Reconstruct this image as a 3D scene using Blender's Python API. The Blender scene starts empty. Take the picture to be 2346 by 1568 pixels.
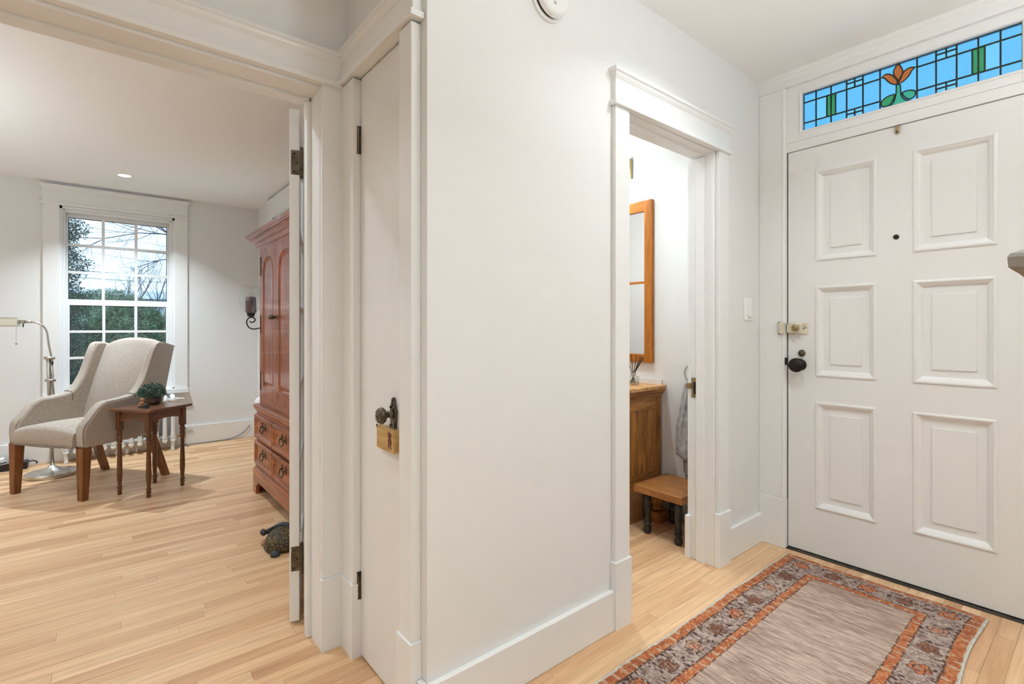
import bpy, bmesh, math, random
import numpy as np
from mathutils import Vector, Matrix
random.seed(7); np.random.seed(7)
PI = math.pi
sc = bpy.context.scene
COL = sc.collection

# ---------------------------------------------------------------- camera
cam_d = bpy.data.cameras.new('camera'); cam = bpy.data.objects.new('camera', cam_d); COL.objects.link(cam)
cam.location = (0, 0, 1.14); cam.rotation_euler = (PI/2, 0, math.radians(50.4))
cam_d.sensor_width = 36; cam_d.lens = 36*1147/2346; cam_d.shift_y = -33/2346
cam_d.clip_start = .02; cam_d.clip_end = 300
sc.camera = cam
# ---------------------------------------------------------------- world and exposure
w = bpy.data.worlds.new('world'); sc.world = w; w.use_nodes = True
bg = w.node_tree.nodes['Background']
bg.inputs[0].default_value = (.61, .81, .97, 1); bg.inputs[1].default_value = 1.65
sc.view_settings.view_transform = 'Standard'; sc.view_settings.look = 'None'
sc.view_settings.exposure = 0.17; sc.view_settings.gamma = 1.0; sc.view_settings.use_curve_mapping = False
sc.cycles.max_bounces = 7; sc.cycles.diffuse_bounces = 5; sc.cycles.glossy_bounces = 3; sc.cycles.transparent_max_bounces = 10
sc.cycles.caustics_reflective = False; sc.cycles.caustics_refractive = False; sc.cycles.use_adaptive_sampling = True; sc.cycles.adaptive_threshold = .10; sc.cycles.adaptive_min_samples = 12
sc.cycles.use_denoising = True; sc.cycles.sample_clamp_indirect = 6
# lamp powers (W); the lamps themselves are built with their fixtures further down
HALL_W, LIVING_W, BATH_E, BATH_W = 4.7, 7.6, 72.0, 7.5
FILL_HALL, FILL_LIVING = 186.0, 108.0  # strengths of the two added out-of-view fill bowls
WARM = (.865, .962, 1.005); COOL = (.825, .962, 1.055)

# ---------------------------------------------------------------- material helpers
MATS = {}
def N(nt, t, x=0, y=0): n = nt.nodes.new(t); n.location = (x, y); return n
def newmat(name):
    m = bpy.data.materials.new(name); m.use_nodes = True; MATS[name] = m
    nt = m.node_tree; p = nt.nodes['Principled BSDF']; return m, nt, p
def setin(p, k, v):
    if k in p.inputs: p.inputs[k].default_value = v
def rgb(r, g, b):  # sRGB 0-255 -> linear
    f = lambda c: (c/255/12.92) if c/255 <= .04045 else ((c/255+.055)/1.055)**2.4
    return (f(r), f(g), f(b), 1)
def plain(name, col, rough=.5, metal=0, bump=0, bscale=200, var=0, vscale=8, spec=.5, coat=0):
    m, nt, p = newmat(name)
    c = col if len(col) == 4 else (*col, 1)
    p.inputs['Base Color'].default_value = c; p.inputs['Roughness'].default_value = rough; p.inputs['Metallic'].default_value = metal
    setin(p, 'Specular IOR Level', spec); setin(p, 'Coat Weight', coat)
    tc = N(nt, 'ShaderNodeTexCoord')
    if var:
        no = N(nt, 'ShaderNodeTexNoise'); no.inputs['Scale'].default_value = vscale; no.inputs['Detail'].default_value = 4
        nt.links.new(tc.outputs['Object'], no.inputs['Vector'])
        r = N(nt, 'ShaderNodeValToRGB'); r.color_ramp.elements[0].position = .3; r.color_ramp.elements[1].position = .7
        r.color_ramp.elements[0].color = tuple(x*(1-var) for x in c[:3])+(1,); r.color_ramp.elements[1].color = tuple(min(1, x*(1+var)) for x in c[:3])+(1,)
        nt.links.new(no.outputs['Fac'], r.inputs['Fac']); nt.links.new(r.outputs['Color'], p.inputs['Base Color'])
    if bump:
        nb = N(nt, 'ShaderNodeTexNoise'); nb.inputs['Scale'].default_value = bscale; nb.inputs['Detail'].default_value = 3
        nt.links.new(tc.outputs['Object'], nb.inputs['Vector'])
        b = N(nt, 'ShaderNodeBump'); b.inputs['Strength'].default_value = bump; b.inputs['Distance'].default_value = .002
        nt.links.new(nb.outputs['Fac'], b.inputs['Height']); nt.links.new(b.outputs['Normal'], p.inputs['Normal'])
    return m
def wood(name, dark, light, rough=.4, axis='z', scale=6, knots=0, contrast=(.3, .7), coat=.0, fine=1.0):
    m, nt, p = newmat(name)
    tc = N(nt, 'ShaderNodeTexCoord'); mp = N(nt, 'ShaderNodeMapping')
    s = {'x': (.12, 1, 1), 'y': (1, .12, 1), 'z': (1, 1, .12)}[axis]
    mp.inputs['Scale'].default_value = tuple(scale*k for k in s)
    nt.links.new(tc.outputs['Object'], mp.inputs['Vector'])
    n1 = N(nt, 'ShaderNodeTexNoise'); n1.inputs['Scale'].default_value = 3; n1.inputs['Detail'].default_value = 6; n1.inputs['Distortion'].default_value = 1.2
    n2 = N(nt, 'ShaderNodeTexNoise'); n2.inputs['Scale'].default_value = 26; n2.inputs['Detail'].default_value = 4
    nt.links.new(mp.outputs['Vector'], n1.inputs['Vector']); nt.links.new(mp.outputs['Vector'], n2.inputs['Vector'])
    mx = N(nt, 'ShaderNodeMath'); mx.operation = 'MULTIPLY_ADD'; mx.inputs[1].default_value = .38*fine
    nt.links.new(n2.outputs['Fac'], mx.inputs[0]); nt.links.new(n1.outputs['Fac'], mx.inputs[2])
    sb = N(nt, 'ShaderNodeMath'); sb.operation = 'SUBTRACT'; sb.inputs[1].default_value = .19*fine
    nt.links.new(mx.outputs[0], sb.inputs[0])
    r = N(nt, 'ShaderNodeValToRGB'); e = r.color_ramp.elements
    e[0].position, e[1].position = contrast; e[0].color = dark if len(dark) == 4 else (*dark, 1); e[1].color = light if len(light) == 4 else (*light, 1)
    nt.links.new(sb.outputs[0], r.inputs['Fac']); col = r.outputs['Color']
    if knots:
        vo = N(nt, 'ShaderNodeTexVoronoi'); vo.inputs['Scale'].default_value = knots
        mk = N(nt, 'ShaderNodeMapping'); mk.inputs['Scale'].default_value = {'x': (.5, 1, 1), 'y': (1, .5, 1), 'z': (1, 1, .5)}[axis]
        nt.links.new(tc.outputs['Object'], mk.inputs['Vector']); nt.links.new(mk.outputs['Vector'], vo.inputs['Vector'])
        rk = N(nt, 'ShaderNodeValToRGB'); rk.color_ramp.elements[0].position = .05; rk.color_ramp.elements[1].position = .13
        rk.color_ramp.elements[0].color = (.25, .2, .18, 1); rk.color_ramp.elements[1].color = (1, 1, 1, 1)
        nt.links.new(vo.outputs['Distance'], rk.inputs['Fac'])
        mm = N(nt, 'ShaderNodeMixRGB'); mm.blend_type = 'MULTIPLY'; mm.inputs[0].default_value = .8
        nt.links.new(col, mm.inputs[1]); nt.links.new(rk.outputs['Color'], mm.inputs[2]); col = mm.outputs[0]
    nt.links.new(col, p.inputs['Base Color']); p.inputs['Roughness'].default_value = rough; setin(p, 'Coat Weight', coat)
    b = N(nt, 'ShaderNodeBump'); b.inputs['Strength'].default_value = .12; b.inputs['Distance'].default_value = .001
    nt.links.new(n2.outputs['Fac'], b.inputs['Height']); nt.links.new(b.outputs['Normal'], p.inputs['Normal'])
    return m
def glassy(name, tint=(1, 1, 1), gloss=.06, rough=0.02, bump=0, bscale=60):
    m = bpy.data.materials.new(name); m.use_nodes = True; MATS[name] = m; nt = m.node_tree
    nt.nodes.remove(nt.nodes['Principled BSDF']); out = nt.nodes['Material Output']
    t = N(nt, 'ShaderNodeBsdfTransparent'); t.inputs[0].default_value = (*tint, 1)
    g = N(nt, 'ShaderNodeBsdfGlossy'); g.inputs['Roughness'].default_value = rough
    lw = N(nt, 'ShaderNodeLayerWeight'); lw.inputs['Blend'].default_value = .5
    pw = N(nt, 'ShaderNodeMath'); pw.operation = 'POWER'; pw.inputs[1].default_value = 4.0; nt.links.new(lw.outputs['Facing'], pw.inputs[0])
    ad = N(nt, 'ShaderNodeMath'); ad.operation = 'MULTIPLY_ADD'; ad.inputs[1].default_value = .55; ad.inputs[2].default_value = gloss; ad.use_clamp = True
    nt.links.new(pw.outputs[0], ad.inputs[0])
    mx = N(nt, 'ShaderNodeMixShader'); nt.links.new(ad.outputs[0], mx.inputs[0])
    nt.links.new(t.outputs[0], mx.inputs[1]); nt.links.new(g.outputs[0], mx.inputs[2]); nt.links.new(mx.outputs[0], out.inputs[0])
    if bump:
        tc = N(nt, 'ShaderNodeTexCoord'); nb = N(nt, 'ShaderNodeTexNoise'); nb.inputs['Scale'].default_value = bscale; nb.inputs['Detail'].default_value = 2
        nt.links.new(tc.outputs['Object'], nb.inputs['Vector']); b = N(nt, 'ShaderNodeBump'); b.inputs['Strength'].default_value = bump; b.inputs['Distance'].default_value = .01
        nt.links.new(nb.outputs['Fac'], b.inputs['Height']); nt.links.new(b.outputs['Normal'], g.inputs['Normal']); nt.links.new(b.outputs['Normal'], lw.inputs['Normal'])
    return m
def emit(name, col, s):
    m = bpy.data.materials.new(name); m.use_nodes = True; MATS[name] = m; nt = m.node_tree
    nt.nodes.remove(nt.nodes['Principled BSDF']); e = N(nt, 'ShaderNodeEmission'); e.inputs[0].default_value = (*col, 1); e.inputs[1].default_value = s
    nt.links.new(e.outputs[0], nt.nodes['Material Output'].inputs[0]); return m

# ---------------------------------------------------------------- materials
plain('wall_paint', (.785, .777, .762), .62)
plain('ceiling_paint', (.91, .90, .885), .7)
plain('trim_paint', (.82, .815, .80), .30)
plain('door_paint', (.81, .80, .785), .26, bump=.05, bscale=55)
plain('sash_white', (.83, .83, .83), .35)
plain('gap_dark', (.02, .017, .014), .9)
plain('dark_mottle', (.055, .042, .03), .85, bump=.4, bscale=60, var=.5, vscale=30)
plain('bronze', (.13, .108, .075), .38, metal=.8, bump=.25, bscale=120, var=.4, vscale=40)
plain('dark_knob', (.022, .018, .013), .35, metal=.6, bump=.3, bscale=80, var=.5, vscale=35)
plain('old_brass', (.36, .27, .14), .38, metal=.9, bump=.15, bscale=90, var=.25, vscale=30)
plain('painted_brass', (.70, .63, .50), .40, metal=.08, bump=.2, bscale=70, var=.18, vscale=25)
plain('nickel', (.56, .54, .50), .27, metal=1.0)
plain('black_plastic', (.012, .012, .013), .4)
plain('white_plastic', (.88, .88, .87), .35)
plain('detector_white', (.82, .815, .79), .45)
plain('mark_grey', (.12, .12, .12), .6)
plain('enamel', (.80, .80, .79), .33, bump=.05, bscale=60)
plain('iron', (.025, .024, .022), .5, metal=.5)
plain('candle', (.075, .03, .038), .45)
plain('leaf_green', (.018, .075, .035), .5, var=.7, vscale=60)
plain('stone_pot', (.10, .072, .05), .8, bump=.5, bscale=50, var=.5, vscale=30)
plain('soil', (.03, .022, .015), .95)
plain('tan_clay', (.42, .20, .08), .55, var=.35, vscale=50)
plain('dark_clay', (.03, .028, .026), .5)
plain('shell', (.105, .066, .022), .5, bump=.9, bscale=70, var=.7, vscale=55)
plain('skin_slate', (.035, .04, .047), .5, bump=.5, bscale=60, var=.4, vscale=30)
plain('reed', (.010, .009, .009), .6)
plain('towel', (.46, .455, .455), .95, bump=1.0, bscale=240, var=.22, vscale=35)
plain('cord_grey', (.16, .15, .14), .6)
plain('cord_white', (.7, .7, .68), .5)
plain('newel_shade', (.30, .272, .24), .45)  # shade on the white newel put into its base colour
plain('lamp_shade_metal', (.60, .56, .46), .33, metal=.85)
m, nt, p = newmat('mirror'); p.inputs['Metallic'].default_value = 1; p.inputs['Roughness'].default_value = .02; p.inputs['Base Color'].default_value = (.93, .93, .92, 1)
wood('armoire_wood', rgb(112, 55, 27), rgb(184, 105, 63), .30, 'z', 7, knots=3.2, contrast=(.25, .72), coat=.25)
wood('armoire_wood_x', rgb(114, 57, 28), rgb(186, 107, 65), .30, 'x', 7, knots=3.0, contrast=(.25, .72), coat=.25)
wood('chair_leg_wood', rgb(100, 58, 26), rgb(142, 88, 44), .38, 'z', 8)
wood('table_wood', rgb(62, 34, 15), rgb(118, 70, 34), .38, 'z', 14, contrast=(.2, .75), coat=.15)
wood('table_wood_x', rgb(72, 41, 22), rgb(130, 82, 50), .33, 'x', 12, contrast=(.2, .75), coat=.2)
wood('mirror_wood', rgb(150, 84, 8), rgb(188, 112, 14), .38, 'z', 12, knots=3.4)
wood('mirror_wood_x', rgb(150, 84, 8), rgb(188, 112, 14), .38, 'x', 8)
wood('vanity_wood', rgb(96, 56, 18), rgb(184, 124, 58), .42, 'z', 9, contrast=(.22, .7))
wood('vanity_wood_y', rgb(118, 72, 26), rgb(180, 122, 60), .42, 'y', 9)
wood('vanity_top_wood', rgb(170, 114, 58), rgb(222, 172, 112), .4, 'x', 8)
wood('vanity_base_wood', rgb(148, 104, 66), rgb(186, 142, 98), .5, 'y', 7)
wood('stool_wood', rgb(122, 72, 34), rgb(188, 128, 70), .42, 'x', 9, knots=4, contrast=(.2, .75))
plain('stool_leg_black', (.018, .015, .012), .35, bump=.2, bscale=60, var=.5, vscale=25)
wood('tag_wood', rgb(170, 128, 66), rgb(214, 178, 118), .6, 'x', 18)
plain('tag_print', (.17, .035, .02), .6, var=.6, vscale=160)
glassy('pane_glass', (.97, .985, .985), .05)
glassy('door_glass', (.95, .96, .96), .07)
glassy('hurricane_glass', (.93, .94, .94), .10)
glassy('bottle_glass', (.88, .90, .90), .12)
glassy('stained_blue', (.335, .63, .79), .07, .10, bump=.5, bscale=42)
glassy('stained_blue_pale', (.385, .665, .82), .06, .10, bump=.5, bscale=42)
glassy('stained_green', (.10, .46, .26), .07, .10, bump=.6, bscale=42)
glassy('stained_teal', (.15, .53, .40), .07, .12, bump=.6, bscale=42)
glassy('stained_orange', (.62, .30, .12), .07, .12, bump=.6, bscale=42)
plain('lead_came', (.04, .042, .028), .5, metal=.6)
emit('lamp_lens', (1, .95, .86), 9.0)
emit('globe_glow', WARM, BATH_E)
emit('fill_hall_glow', WARM, FILL_HALL); emit('fill_living_glow', COOL, FILL_LIVING)  # glow of the added fill bowls
plain('hazy_bark', (.13, .15, .20), .9)  # bluish haze of the distance mixed into the bark colour
plain('evergreen_dark', (.045, .090, .075), .7, var=.8, vscale=9)
plain('evergreen_mid', (.16, .26, .17), .7, var=.8, vscale=7)
plain('hedge_light', (.22, .36, .27), .75, var=.7, vscale=6)
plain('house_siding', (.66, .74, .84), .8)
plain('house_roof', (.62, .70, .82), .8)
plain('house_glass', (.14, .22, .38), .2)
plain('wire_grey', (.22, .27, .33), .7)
plain('grass', (.06, .09, .035), .95, var=.5, vscale=3)

# upholstery: ribbed greige weave
m, nt, p = newmat('upholstery')
tc = N(nt, 'ShaderNodeTexCoord'); sx = N(nt, 'ShaderNodeSeparateXYZ'); nt.links.new(tc.outputs['Object'], sx.inputs[0])
wv = N(nt, 'ShaderNodeTexNoise'); mpn = N(nt, 'ShaderNodeMapping'); mpn.inputs['Scale'].default_value = (60, 60, 420)
nt.links.new(tc.outputs['Object'], mpn.inputs['Vector']); nt.links.new(mpn.outputs[0], wv.inputs['Vector']); wv.inputs['Scale'].default_value = 1.0; wv.inputs['Detail'].default_value = 2
rr = N(nt, 'ShaderNodeValToRGB'); rr.color_ramp.elements[0].position = .32; rr.color_ramp.elements[1].position = .66
rr.color_ramp.elements[0].color = rgb(160, 147, 135); rr.color_ramp.elements[1].color = rgb(187, 174, 160)
nt.links.new(wv.outputs['Fac'], rr.inputs['Fac']); nt.links.new(rr.outputs[0], p.inputs['Base Color']); p.inputs['Roughness'].default_value = .92
setin(p, 'Sheen Weight', .25)
b = N(nt, 'ShaderNodeBump'); b.inputs['Strength'].default_value = .35; b.inputs['Distance'].default_value = .002
nt.links.new(wv.outputs['Fac'], b.inputs['Height']); nt.links.new(b.outputs['Normal'], p.inputs['Normal'])
plain('piping_fabric', rgb(128, 117, 108)[:3], .9)
m, nt, p = newmat('shell_cells')
tc = N(nt, 'ShaderNodeTexCoord'); vo = N(nt, 'ShaderNodeTexVoronoi'); vo.inputs['Scale'].default_value = 62; vo.feature = 'DISTANCE_TO_EDGE'; nt.links.new(tc.outputs['Object'], vo.inputs['Vector'])
no = N(nt, 'ShaderNodeTexNoise'); no.inputs['Scale'].default_value = 30; no.inputs['Detail'].default_value = 5; nt.links.new(tc.outputs['Object'], no.inputs['Vector'])
r1 = N(nt, 'ShaderNodeValToRGB'); r1.color_ramp.elements[0].color = (.022, .013, .006, 1); r1.color_ramp.elements[1].color = (.17, .11, .035, 1); r1.color_ramp.elements[0].position = .02; r1.color_ramp.elements[1].position = .22; nt.links.new(vo.outputs['Distance'], r1.inputs['Fac'])
r2 = N(nt, 'ShaderNodeValToRGB'); r2.color_ramp.elements[0].color = (.45, .4, .35, 1); r2.color_ramp.elements[1].color = (1.2, 1.15, 1.0, 1); r2.color_ramp.elements[0].position = .35; r2.color_ramp.elements[1].position = .65; nt.links.new(no.outputs['Fac'], r2.inputs['Fac'])
mm = N(nt, 'ShaderNodeMixRGB'); mm.blend_type = 'MULTIPLY'; mm.inputs[0].default_value = 1; nt.links.new(r1.outputs[0], mm.inputs[1]); nt.links.new(r2.outputs[0], mm.inputs[2]); nt.links.new(mm.outputs[0], p.inputs['Base Color']); p.inputs['Roughness'].default_value = .5
b = N(nt, 'ShaderNodeBump'); b.inputs['Strength'].default_value = .9; b.inputs['Distance'].default_value = .006; nt.links.new(vo.outputs['Distance'], b.inputs['Height']); nt.links.new(b.outputs['Normal'], p.inputs['Normal'])

# oak strip floor: tone per plank, grain along y
m, nt, p = newmat('oak_plank')
ge = N(nt, 'ShaderNodeNewGeometry'); oi = N(nt, 'ShaderNodeObjectInfo')
ad = N(nt, 'ShaderNodeMath'); ad.operation = 'ADD'; nt.links.new(oi.outputs['Random'], ad.inputs[0]); nt.links.new(ge.outputs['Random Per Island'], ad.inputs[1])
fr = N(nt, 'ShaderNodeMath'); fr.operation = 'FRACT'; nt.links.new(ad.outputs[0], fr.inputs[0])
sh = N(nt, 'ShaderNodeVectorMath'); sh.operation = 'MULTIPLY_ADD'; sh.inputs[1].default_value = (1, 1, 0)
cb = N(nt, 'ShaderNodeCombineXYZ'); mu = N(nt, 'ShaderNodeMath'); mu.operation = 'MULTIPLY'; mu.inputs[1].default_value = 37.0
nt.links.new(fr.outputs[0], mu.inputs[0]); nt.links.new(mu.outputs[0], cb.inputs[1]); nt.links.new(mu.outputs[0], cb.inputs[2])
nt.links.new(ge.outputs['Position'], sh.inputs[0]); nt.links.new(cb.outputs[0], sh.inputs[2])
mg = N(nt, 'ShaderNodeMapping'); mg.inputs['Scale'].default_value = (34, 1.6, 1); nt.links.new(sh.outputs[0], mg.inputs['Vector'])
g1 = N(nt, 'ShaderNodeTexNoise'); g1.inputs['Scale'].default_value = 1.0; g1.inputs['Detail'].default_value = 5; g1.inputs['Distortion'].default_value = .9
mf = N(nt, 'ShaderNodeMapping'); mf.inputs['Scale'].default_value = (260, 7, 1); nt.links.new(sh.outputs[0], mf.inputs['Vector'])
g2 = N(nt, 'ShaderNodeTexNoise'); g2.inputs['Scale'].default_value = 1.0; g2.inputs['Detail'].default_value = 3
nt.links.new(mg.outputs[0], g1.inputs['Vector']); nt.links.new(mf.outputs[0], g2.inputs['Vector'])
tr = N(nt, 'ShaderNodeValToRGB'); cr = tr.color_ramp
cr.elements[0].color = rgb(203, 158, 118); cr.elements[1].color = rgb(237, 201, 160)
for pos, c in ((.22, rgb(220, 177, 136)), (.5, rgb(227, 187, 144)), (.78, rgb(232, 194, 152))):
    e = cr.elements.new(pos); e.color = c
nt.links.new(fr.outputs[0], tr.inputs['Fac'])
gr = N(nt, 'ShaderNodeValToRGB'); gr.color_ramp.elements[0].position = .36; gr.color_ramp.elements[1].position = .62
gr.color_ramp.elements[0].color = (.78, .72, .66, 1); gr.color_ramp.elements[1].color = (1.04, 1.04, 1.04, 1)
nt.links.new(g1.outputs['Fac'], gr.inputs['Fac'])
gf = N(nt, 'ShaderNodeValToRGB'); gf.color_ramp.elements[0].position = .30; gf.color_ramp.elements[1].position = .55
gf.color_ramp.elements[0].color = (.86, .82, .78, 1); gf.color_ramp.elements[1].color = (1, 1, 1, 1)
nt.links.new(g2.outputs['Fac'], gf.inputs['Fac'])
m1 = N(nt, 'ShaderNodeMixRGB'); m1.blend_type = 'MULTIPLY'; m1.inputs[0].default_value = .75; nt.links.new(tr.outputs[0], m1.inputs[1]); nt.links.new(gr.outputs[0], m1.inputs[2])
m2 = N(nt, 'ShaderNodeMixRGB'); m2.blend_type = 'MULTIPLY'; m2.inputs[0].default_value = .8; nt.links.new(m1.outputs[0], m2.inputs[1]); nt.links.new(gf.outputs[0], m2.inputs[2])
nt.links.new(m2.outputs[0], p.inputs['Base Color']); p.inputs['Roughness'].default_value = .42
b = N(nt, 'ShaderNodeBump'); b.inputs['Strength'].default_value = .06; b.inputs['Distance'].default_value = .001
nt.links.new(g2.outputs['Fac'], b.inputs['Height']); nt.links.new(b.outputs['Normal'], p.inputs['Normal'])
plain('subfloor', (.16, .10, .055), .9)

# rug wool: colours come from the woven pattern attribute, fibre noise on top
m, nt, p = newmat('rug_wool')
at = N(nt, 'ShaderNodeAttribute'); at.attribute_name = 'weave'
tc = N(nt, 'ShaderNodeTexCoord'); mp = N(nt, 'ShaderNodeMapping'); mp.inputs['Scale'].default_value = (60, 900, 1); nt.links.new(tc.outputs['Object'], mp.inputs['Vector'])
no = N(nt, 'ShaderNodeTexNoise'); no.inputs['Scale'].default_value = 1; no.inputs['Detail'].default_value = 2; nt.links.new(mp.outputs[0], no.inputs['Vector'])
rr = N(nt, 'ShaderNodeValToRGB'); rr.color_ramp.elements[0].position = .25; rr.color_ramp.elements[1].position = .75; rr.color_ramp.elements[0].color = (.72, .70, .68, 1); rr.color_ramp.elements[1].color = (1.15, 1.15, 1.15, 1)
nt.links.new(no.outputs['Fac'], rr.inputs['Fac'])
mm = N(nt, 'ShaderNodeMixRGB'); mm.blend_type = 'MULTIPLY'; mm.inputs[0].default_value = 1; nt.links.new(at.outputs['Color'], mm.inputs[1]); nt.links.new(rr.outputs[0], mm.inputs[2])
nt.links.new(mm.outputs[0], p.inputs['Base Color']); p.inputs['Roughness'].default_value = .95
b = N(nt, 'ShaderNodeBump'); b.inputs['Strength'].default_value = .5; b.inputs['Distance'].default_value = .002; nt.links.new(no.outputs['Fac'], b.inputs['Height']); nt.links.new(b.outputs['Normal'], p.inputs['Normal'])
plain('rug_binding', (.56, .53, .47), .95, bump=.6, bscale=200, var=.2, vscale=60)

# ---------------------------------------------------------------- object helpers
ORG = {}
def link(o, parent=None):
    COL.objects.link(o)
    if parent is not None: o.parent = parent
    return o
def tag(o, label=None, cat=None, group=None, kind=None):
    if label: o['label'] = label
    if cat: o['category'] = cat
    if group: o['group'] = group
    if kind: o['kind'] = kind
    return o
def thing(name, label, cat, loc=(0, 0, 0), rz=0, group=None, kind=None, local=False):
    o = bpy.data.objects.new(name, None); o.empty_display_size = .1; link(o)
    o.location = loc; o.rotation_euler = (0, 0, rz); tag(o, label, cat, group, kind)
    ORG[o.name] = Vector((0, 0, 0)) if local else Vector(loc)
    return o
class MB:
    def __init__(s): s.v = []; s.f = []
    def add(s, v, f):
        k = len(s.v); s.v += [tuple(x) for x in v]; s.f += [tuple(i+k for i in q) for q in f]; return s
    def box(s, x0, x1, y0, y1, z0, z1):
        x0, x1 = min(x0, x1), max(x0, x1); y0, y1 = min(y0, y1), max(y0, y1); z0, z1 = min(z0, z1), max(z0, z1)
        return s.add([(x0, y0, z0), (x1, y0, z0), (x1, y1, z0), (x0, y1, z0), (x0, y0, z1), (x1, y0, z1), (x1, y1, z1), (x0, y1, z1)],
                     [(0, 3, 2, 1), (4, 5, 6, 7), (0, 1, 5, 4), (1, 2, 6, 5), (2, 3, 7, 6), (3, 0, 4, 7)])
    def prism(s, poly, axis, a0, a1):
        # poly in the two other axes (cyclic order x->(y,z), y->(x,z), z->(x,y))
        def mk(p, a): return {'x': (a, p[0], p[1]), 'y': (p[0], a, p[1]), 'z': (p[0], p[1], a)}[axis]
        n = len(poly); v = [mk(p, a0) for p in poly]+[mk(p, a1) for p in poly]
        f = [tuple(range(n)), tuple(range(2*n-1, n-1, -1))]+[(i, i+n, (i+1) % n+n, (i+1) % n) for i in range(n)]
        return s.add(v, f)
    def lathe(s, prof, c=(0, 0, 0), n=20, axis='z', cap=True):
        v = []; f = []
        for r, h in prof:
            for k in range(n):
                a = 2*PI*k/n; q = (r*math.cos(a), r*math.sin(a), h)
                if axis == 'x': q = (h, q[0], q[1])
                elif axis == 'y': q = (q[0], h, q[1])
                v.append((q[0]+c[0], q[1]+c[1], q[2]+c[2]))
        m = len(prof)
        for i in range(m-1):
            for k in range(n): f.append((i*n+k, i*n+(k+1) % n, (i+1)*n+(k+1) % n, (i+1)*n+k))
        if cap: f.append(tuple(range(n-1, -1, -1))); f.append(tuple((m-1)*n+k for k in range(n)))
        return s.add(v, f)
    def tube(s, path, r, n=8, cap=True):
        P = [Vector(p) for p in path]; m = len(P); R = r if isinstance(r, (list, tuple)) else [r]*m
        v = []; f = []; up = None
        for i in range(m):
            t = (P[min(i+1, m-1)]-P[max(i-1, 0)])
            t = t.normalized() if t.length > 1e-9 else Vector((0, 0, 1))
            if up is None: up = Vector((0, 0, 1)) if abs(t.z) < .9 else Vector((1, 0, 0))
            a = up-t*up.dot(t)
            a = a.normalized() if a.length > 1e-6 else t.orthogonal().normalized()
            up = a; bq = t.cross(a)
            for k in range(n):
                q = P[i]+(a*math.cos(2*PI*k/n)+bq*math.sin(2*PI*k/n))*R[i]; v.append(tuple(q))
        for i in range(m-1):
            for k in range(n): f.append((i*n+k, i*n+(k+1) % n, (i+1)*n+(k+1) % n, (i+1)*n+k))
        if cap: f.append(tuple(range(n-1, -1, -1))); f.append(tuple((m-1)*n+k for k in range(n)))
        return s.add(v, f)
    def sweep_frame(s, prof, x0, x1, z0, z1, y):
        # picture-frame moulding in the xz plane: prof = [(inset, depth)], depth toward -y
        v = []; f = []; n = len(prof)
        for cx, cz, sx_, sz in ((x0, z0, 1, 1), (x1, z0, -1, 1), (x1, z1, -1, -1), (x0, z1, 1, -1)):
            for i, d in prof: v.append((cx+sx_*i, y-d, cz+sz*i))
        for k in range(4):
            for i in range(n-1):
                a = k*n+i; b_ = ((k+1) % 4)*n+i; f.append((a, b_, b_+1, a+1))
        return s.add(v, f)
    def build(s, name, mat, parent=None, smooth=False, bevel=0, seg=2, kind=None, label=None, org=None, sub=0):
        me = bpy.data.meshes.new(name)
        o_ = org if org is not None else (ORG.get(parent.name, Vector((0, 0, 0))) if parent is not None else Vector((0, 0, 0)))
        vv = [(x-o_[0], y-o_[1], z-o_[2]) for x, y, z in s.v]
        me.from_pydata(vv, [], s.f); me.update()
        bm = bmesh.new(); bm.from_mesh(me); bmesh.ops.recalc_face_normals(bm, faces=bm.faces); bm.to_mesh(me); bm.free()
        me.materials.append(MATS[mat])
        o = bpy.data.objects.new(name, me); link(o, parent); ORG[o.name] = Vector(o_)
        if org is not None and parent is None: o.location = org
        if smooth: me.polygons.foreach_set('use_smooth', [True]*len(me.polygons))
        if bevel:
            b = o.modifiers.new('bevel', 'BEVEL'); b.width = bevel; b.segments = seg; b.limit_method = 'ANGLE'; b.angle_limit = math.radians(35)
            b.harden_normals = False
        if sub:
            sm = o.modifiers.new('sub', 'SUBSURF'); sm.levels = sub; sm.render_levels = sub
        if kind: o['kind'] = kind
        if label: o['label'] = label
        return o
def B(*a): return MB().box(*a)
def auto_smooth(o, ang=40):
    me = o.data; me.polygons.foreach_set('use_smooth', [True]*len(me.polygons))
    bm = bmesh.new(); bm.from_mesh(me)
    for e in bm.edges:
        if len(e.link_faces) == 2 and e.calc_face_angle(0) > math.radians(ang): e.smooth = False
    bm.to_mesh(me); bm.free(); return o
def spline(pts, k=6):
    # Catmull-Rom
    P = [Vector(p) for p in pts]; out = []
    for i in range(len(P)-1):
        p0, p1, p2, p3 = P[max(i-1, 0)], P[i], P[i+1], P[min(i+2, len(P)-1)]
        for j in range(k):
            t = j/k; out.append(.5*((2*p1)+(-p0+p2)*t+(2*p0-5*p1+4*p2-p3)*t*t+(-p0+3*p1-3*p2+p3)*t**3))
    out.append(P[-1]); return [tuple(q) for q in out]
# ================================================================ STRUCTURE
def struct(mb, name, mat, label=None, **k):
    o = mb.build(name, mat, **k); o['kind'] = 'structure'
    if label: o['label'] = label
    return o
HC = 2.45; LC = 2.38
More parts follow.
